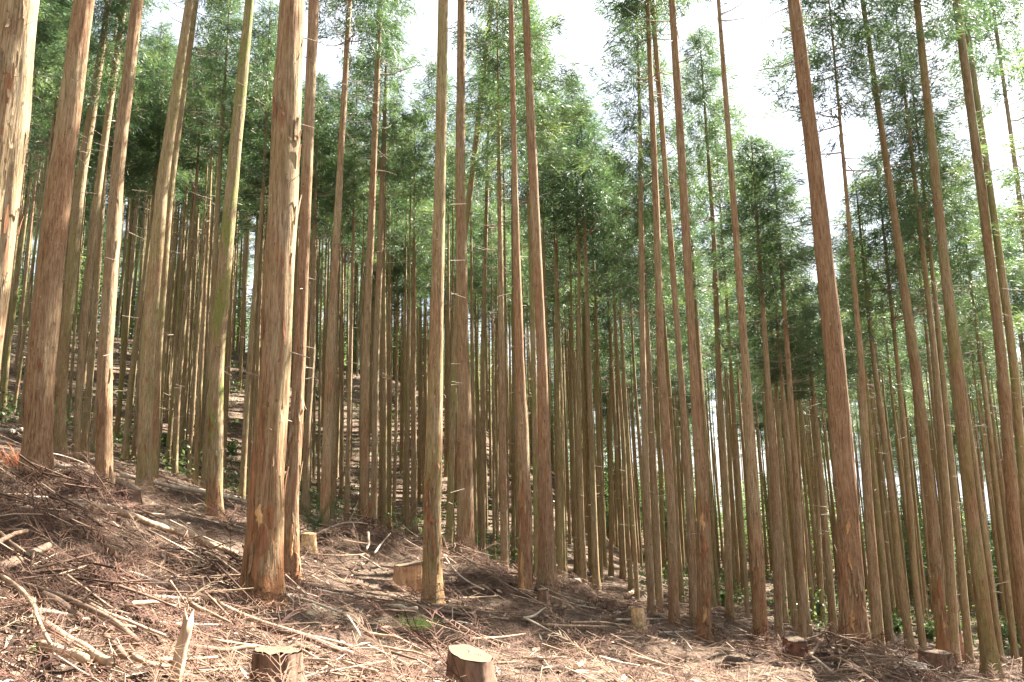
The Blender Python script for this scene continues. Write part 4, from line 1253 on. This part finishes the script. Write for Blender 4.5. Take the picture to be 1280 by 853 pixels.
tuft(395, 672, 26, 30, 60, M_DARKSPRIG, 'dark green sprig at the foot of the smooth fawn cedar', 'cedar_sprig', 'sprig', 1.6)
tuft(550, 760, 16, 14, 24, M_PLANT, 'small moss tuft at the foot of the tall ochre trunk')
tuft(58, 838, 40, 12, 30, M_FRESH, 'green tuft beside the thick tan branch')
tuft(602, 812, 14, 10, 14, M_PLANT, 'tiny green seedling above the near broad stump')
tuft(14, 592, 34, 30, 50, M_RUST, 'rust-red dead sprig beside the thick russet trunk', 'dead_sprig', 'sprig', 1.4)
tuft(252, 606, 10, 10, 16, M_FRESH, 'yellow-green seedling near the moss-blotched trunk')
tuft(12, 516, 30, 14, 24, M_PLANT, 'green seedling on the slope at the picture edge')
tuft(150, 540, 16, 16, 20, M_PLANT, 'green seedling at the foot of a mossy far cedar')
tuft(225, 640 - 50, 12, 12, 16, M_PLANT, 'green seedling behind the pale flaked trunk')

def shrub(px, py, wpx, hpx, label, mat=M_PLANT):
    P = on_ground(px, py); s = P[1] / FPX; w, h = wpx * s, hpx * s
    e = empty('shrub', P); tag(e, label, 'shrub', 'green shrubs under the far trees')
    bag, bs = Bag(), Bag()
    for k in range(16):
        a = rng.uniform(0, 6.28); L = rng.uniform(.6, 1) * h; sp = rng.uniform(.1, .5) * w
        t = np.linspace(0, 1, 5)
        Pp = np.stack([math.cos(a) * sp * t ** 1.4, math.sin(a) * sp * t ** 1.4, L * t], 1)
        V, q, tt = tube(Pp, .012 * (1 - .7 * t), 4, False); bs.add(V, q, tt)
        for j in range(16):
            b = Pp[int(rng.integers(1, 5))] + rng.normal(0, .09 * w + .02, 3)
            u = rng.normal(0, 1, 3); u /= np.linalg.norm(u); v = np.cross(u, rng.normal(0, 1, 3)); v /= np.linalg.norm(v)
            l = rng.uniform(.05, .12)
            bag.add([b - u * l, b + v * l * .45, b + u * l, b - v * l * .45], [(0, 1, 2, 3)], None, float(rng.uniform()))
    lf = obj('foliage', bag.mesh('foliage', False), mat, e); lf['kind'] = 'stuff'
    obj('stems', bs.mesh('stems'), M_BRANCH_D, e)['kind'] = 'stuff'
for px, py, w, h, l in [(1108, 790, 26, 34, 'leafy shrub in the gap behind the stout red-brown trunk'), (1122, 795, 20, 22, 'small leafy shrub near the gap behind the stout trunk'),
                        (1163, 803, 22, 22, 'low green shrub in the gap before the split-barked trunk'), (1250, 815, 22, 26, 'green shrub glimpsed past the dark smooth trunk'),
                        (1268, 808, 18, 26, 'bushy green shrub glimpsed before the last tall trunk'), (905, 757, 16, 16, 'small shrub beyond the gnawed trunk'),
                        (1022, 772, 18, 16, 'small shrub among the thin trunks beside the stout red-brown one'), (208, 560, 20, 16, 'small shrub on the slope behind the pale flaked trunk'),
                        (290, 570, 18, 16, 'small shrub on the slope beyond the moss-blotched trunk'), (60, 520, 22, 18, 'low shrub high on the slope past the thick russet trunk'),
                        (400, 500, 20, 16, 'little shrub high on the slope above the dark green sprig')]:
    shrub(px, py, w, h, l)

# loose undergrowth far down in the valley, one mass
def undergrowth():
    bag = Bag()
    for _ in range(1300):
        y = rng.uniform(26, 62); x = y * (rng.uniform(.16, .9) if _ < 520 else rng.uniform(-.8, .05))
        z = float(g_coarse(x, y)); h = rng.uniform(.3, 1.3); tb = rng.uniform()
        for j in range(26):
            b = np.array((x, y, z)) + rng.normal(0, .3, 3) * np.array((1, 1, 0)) + np.array((0, 0, rng.uniform(.05, h)))
            u = rng.normal(0, 1, 3); u /= np.linalg.norm(u); v = np.cross(u, rng.normal(0, 1, 3)); v /= np.linalg.norm(v)
            l = rng.uniform(.04, .10)
            bag.add([b - u * l, b + v * l * .5, b + u * l, b - v * l * .5], [(0, 1, 2, 3)], None, float(np.clip(tb + rng.normal(0, .15), 0, 1)))
    o = obj('undergrowth', bag.mesh('undergrowth', False), M_PLANT); tag(o, 'light green undergrowth spread beneath the far trees', None, None, 'stuff')
undergrowth()
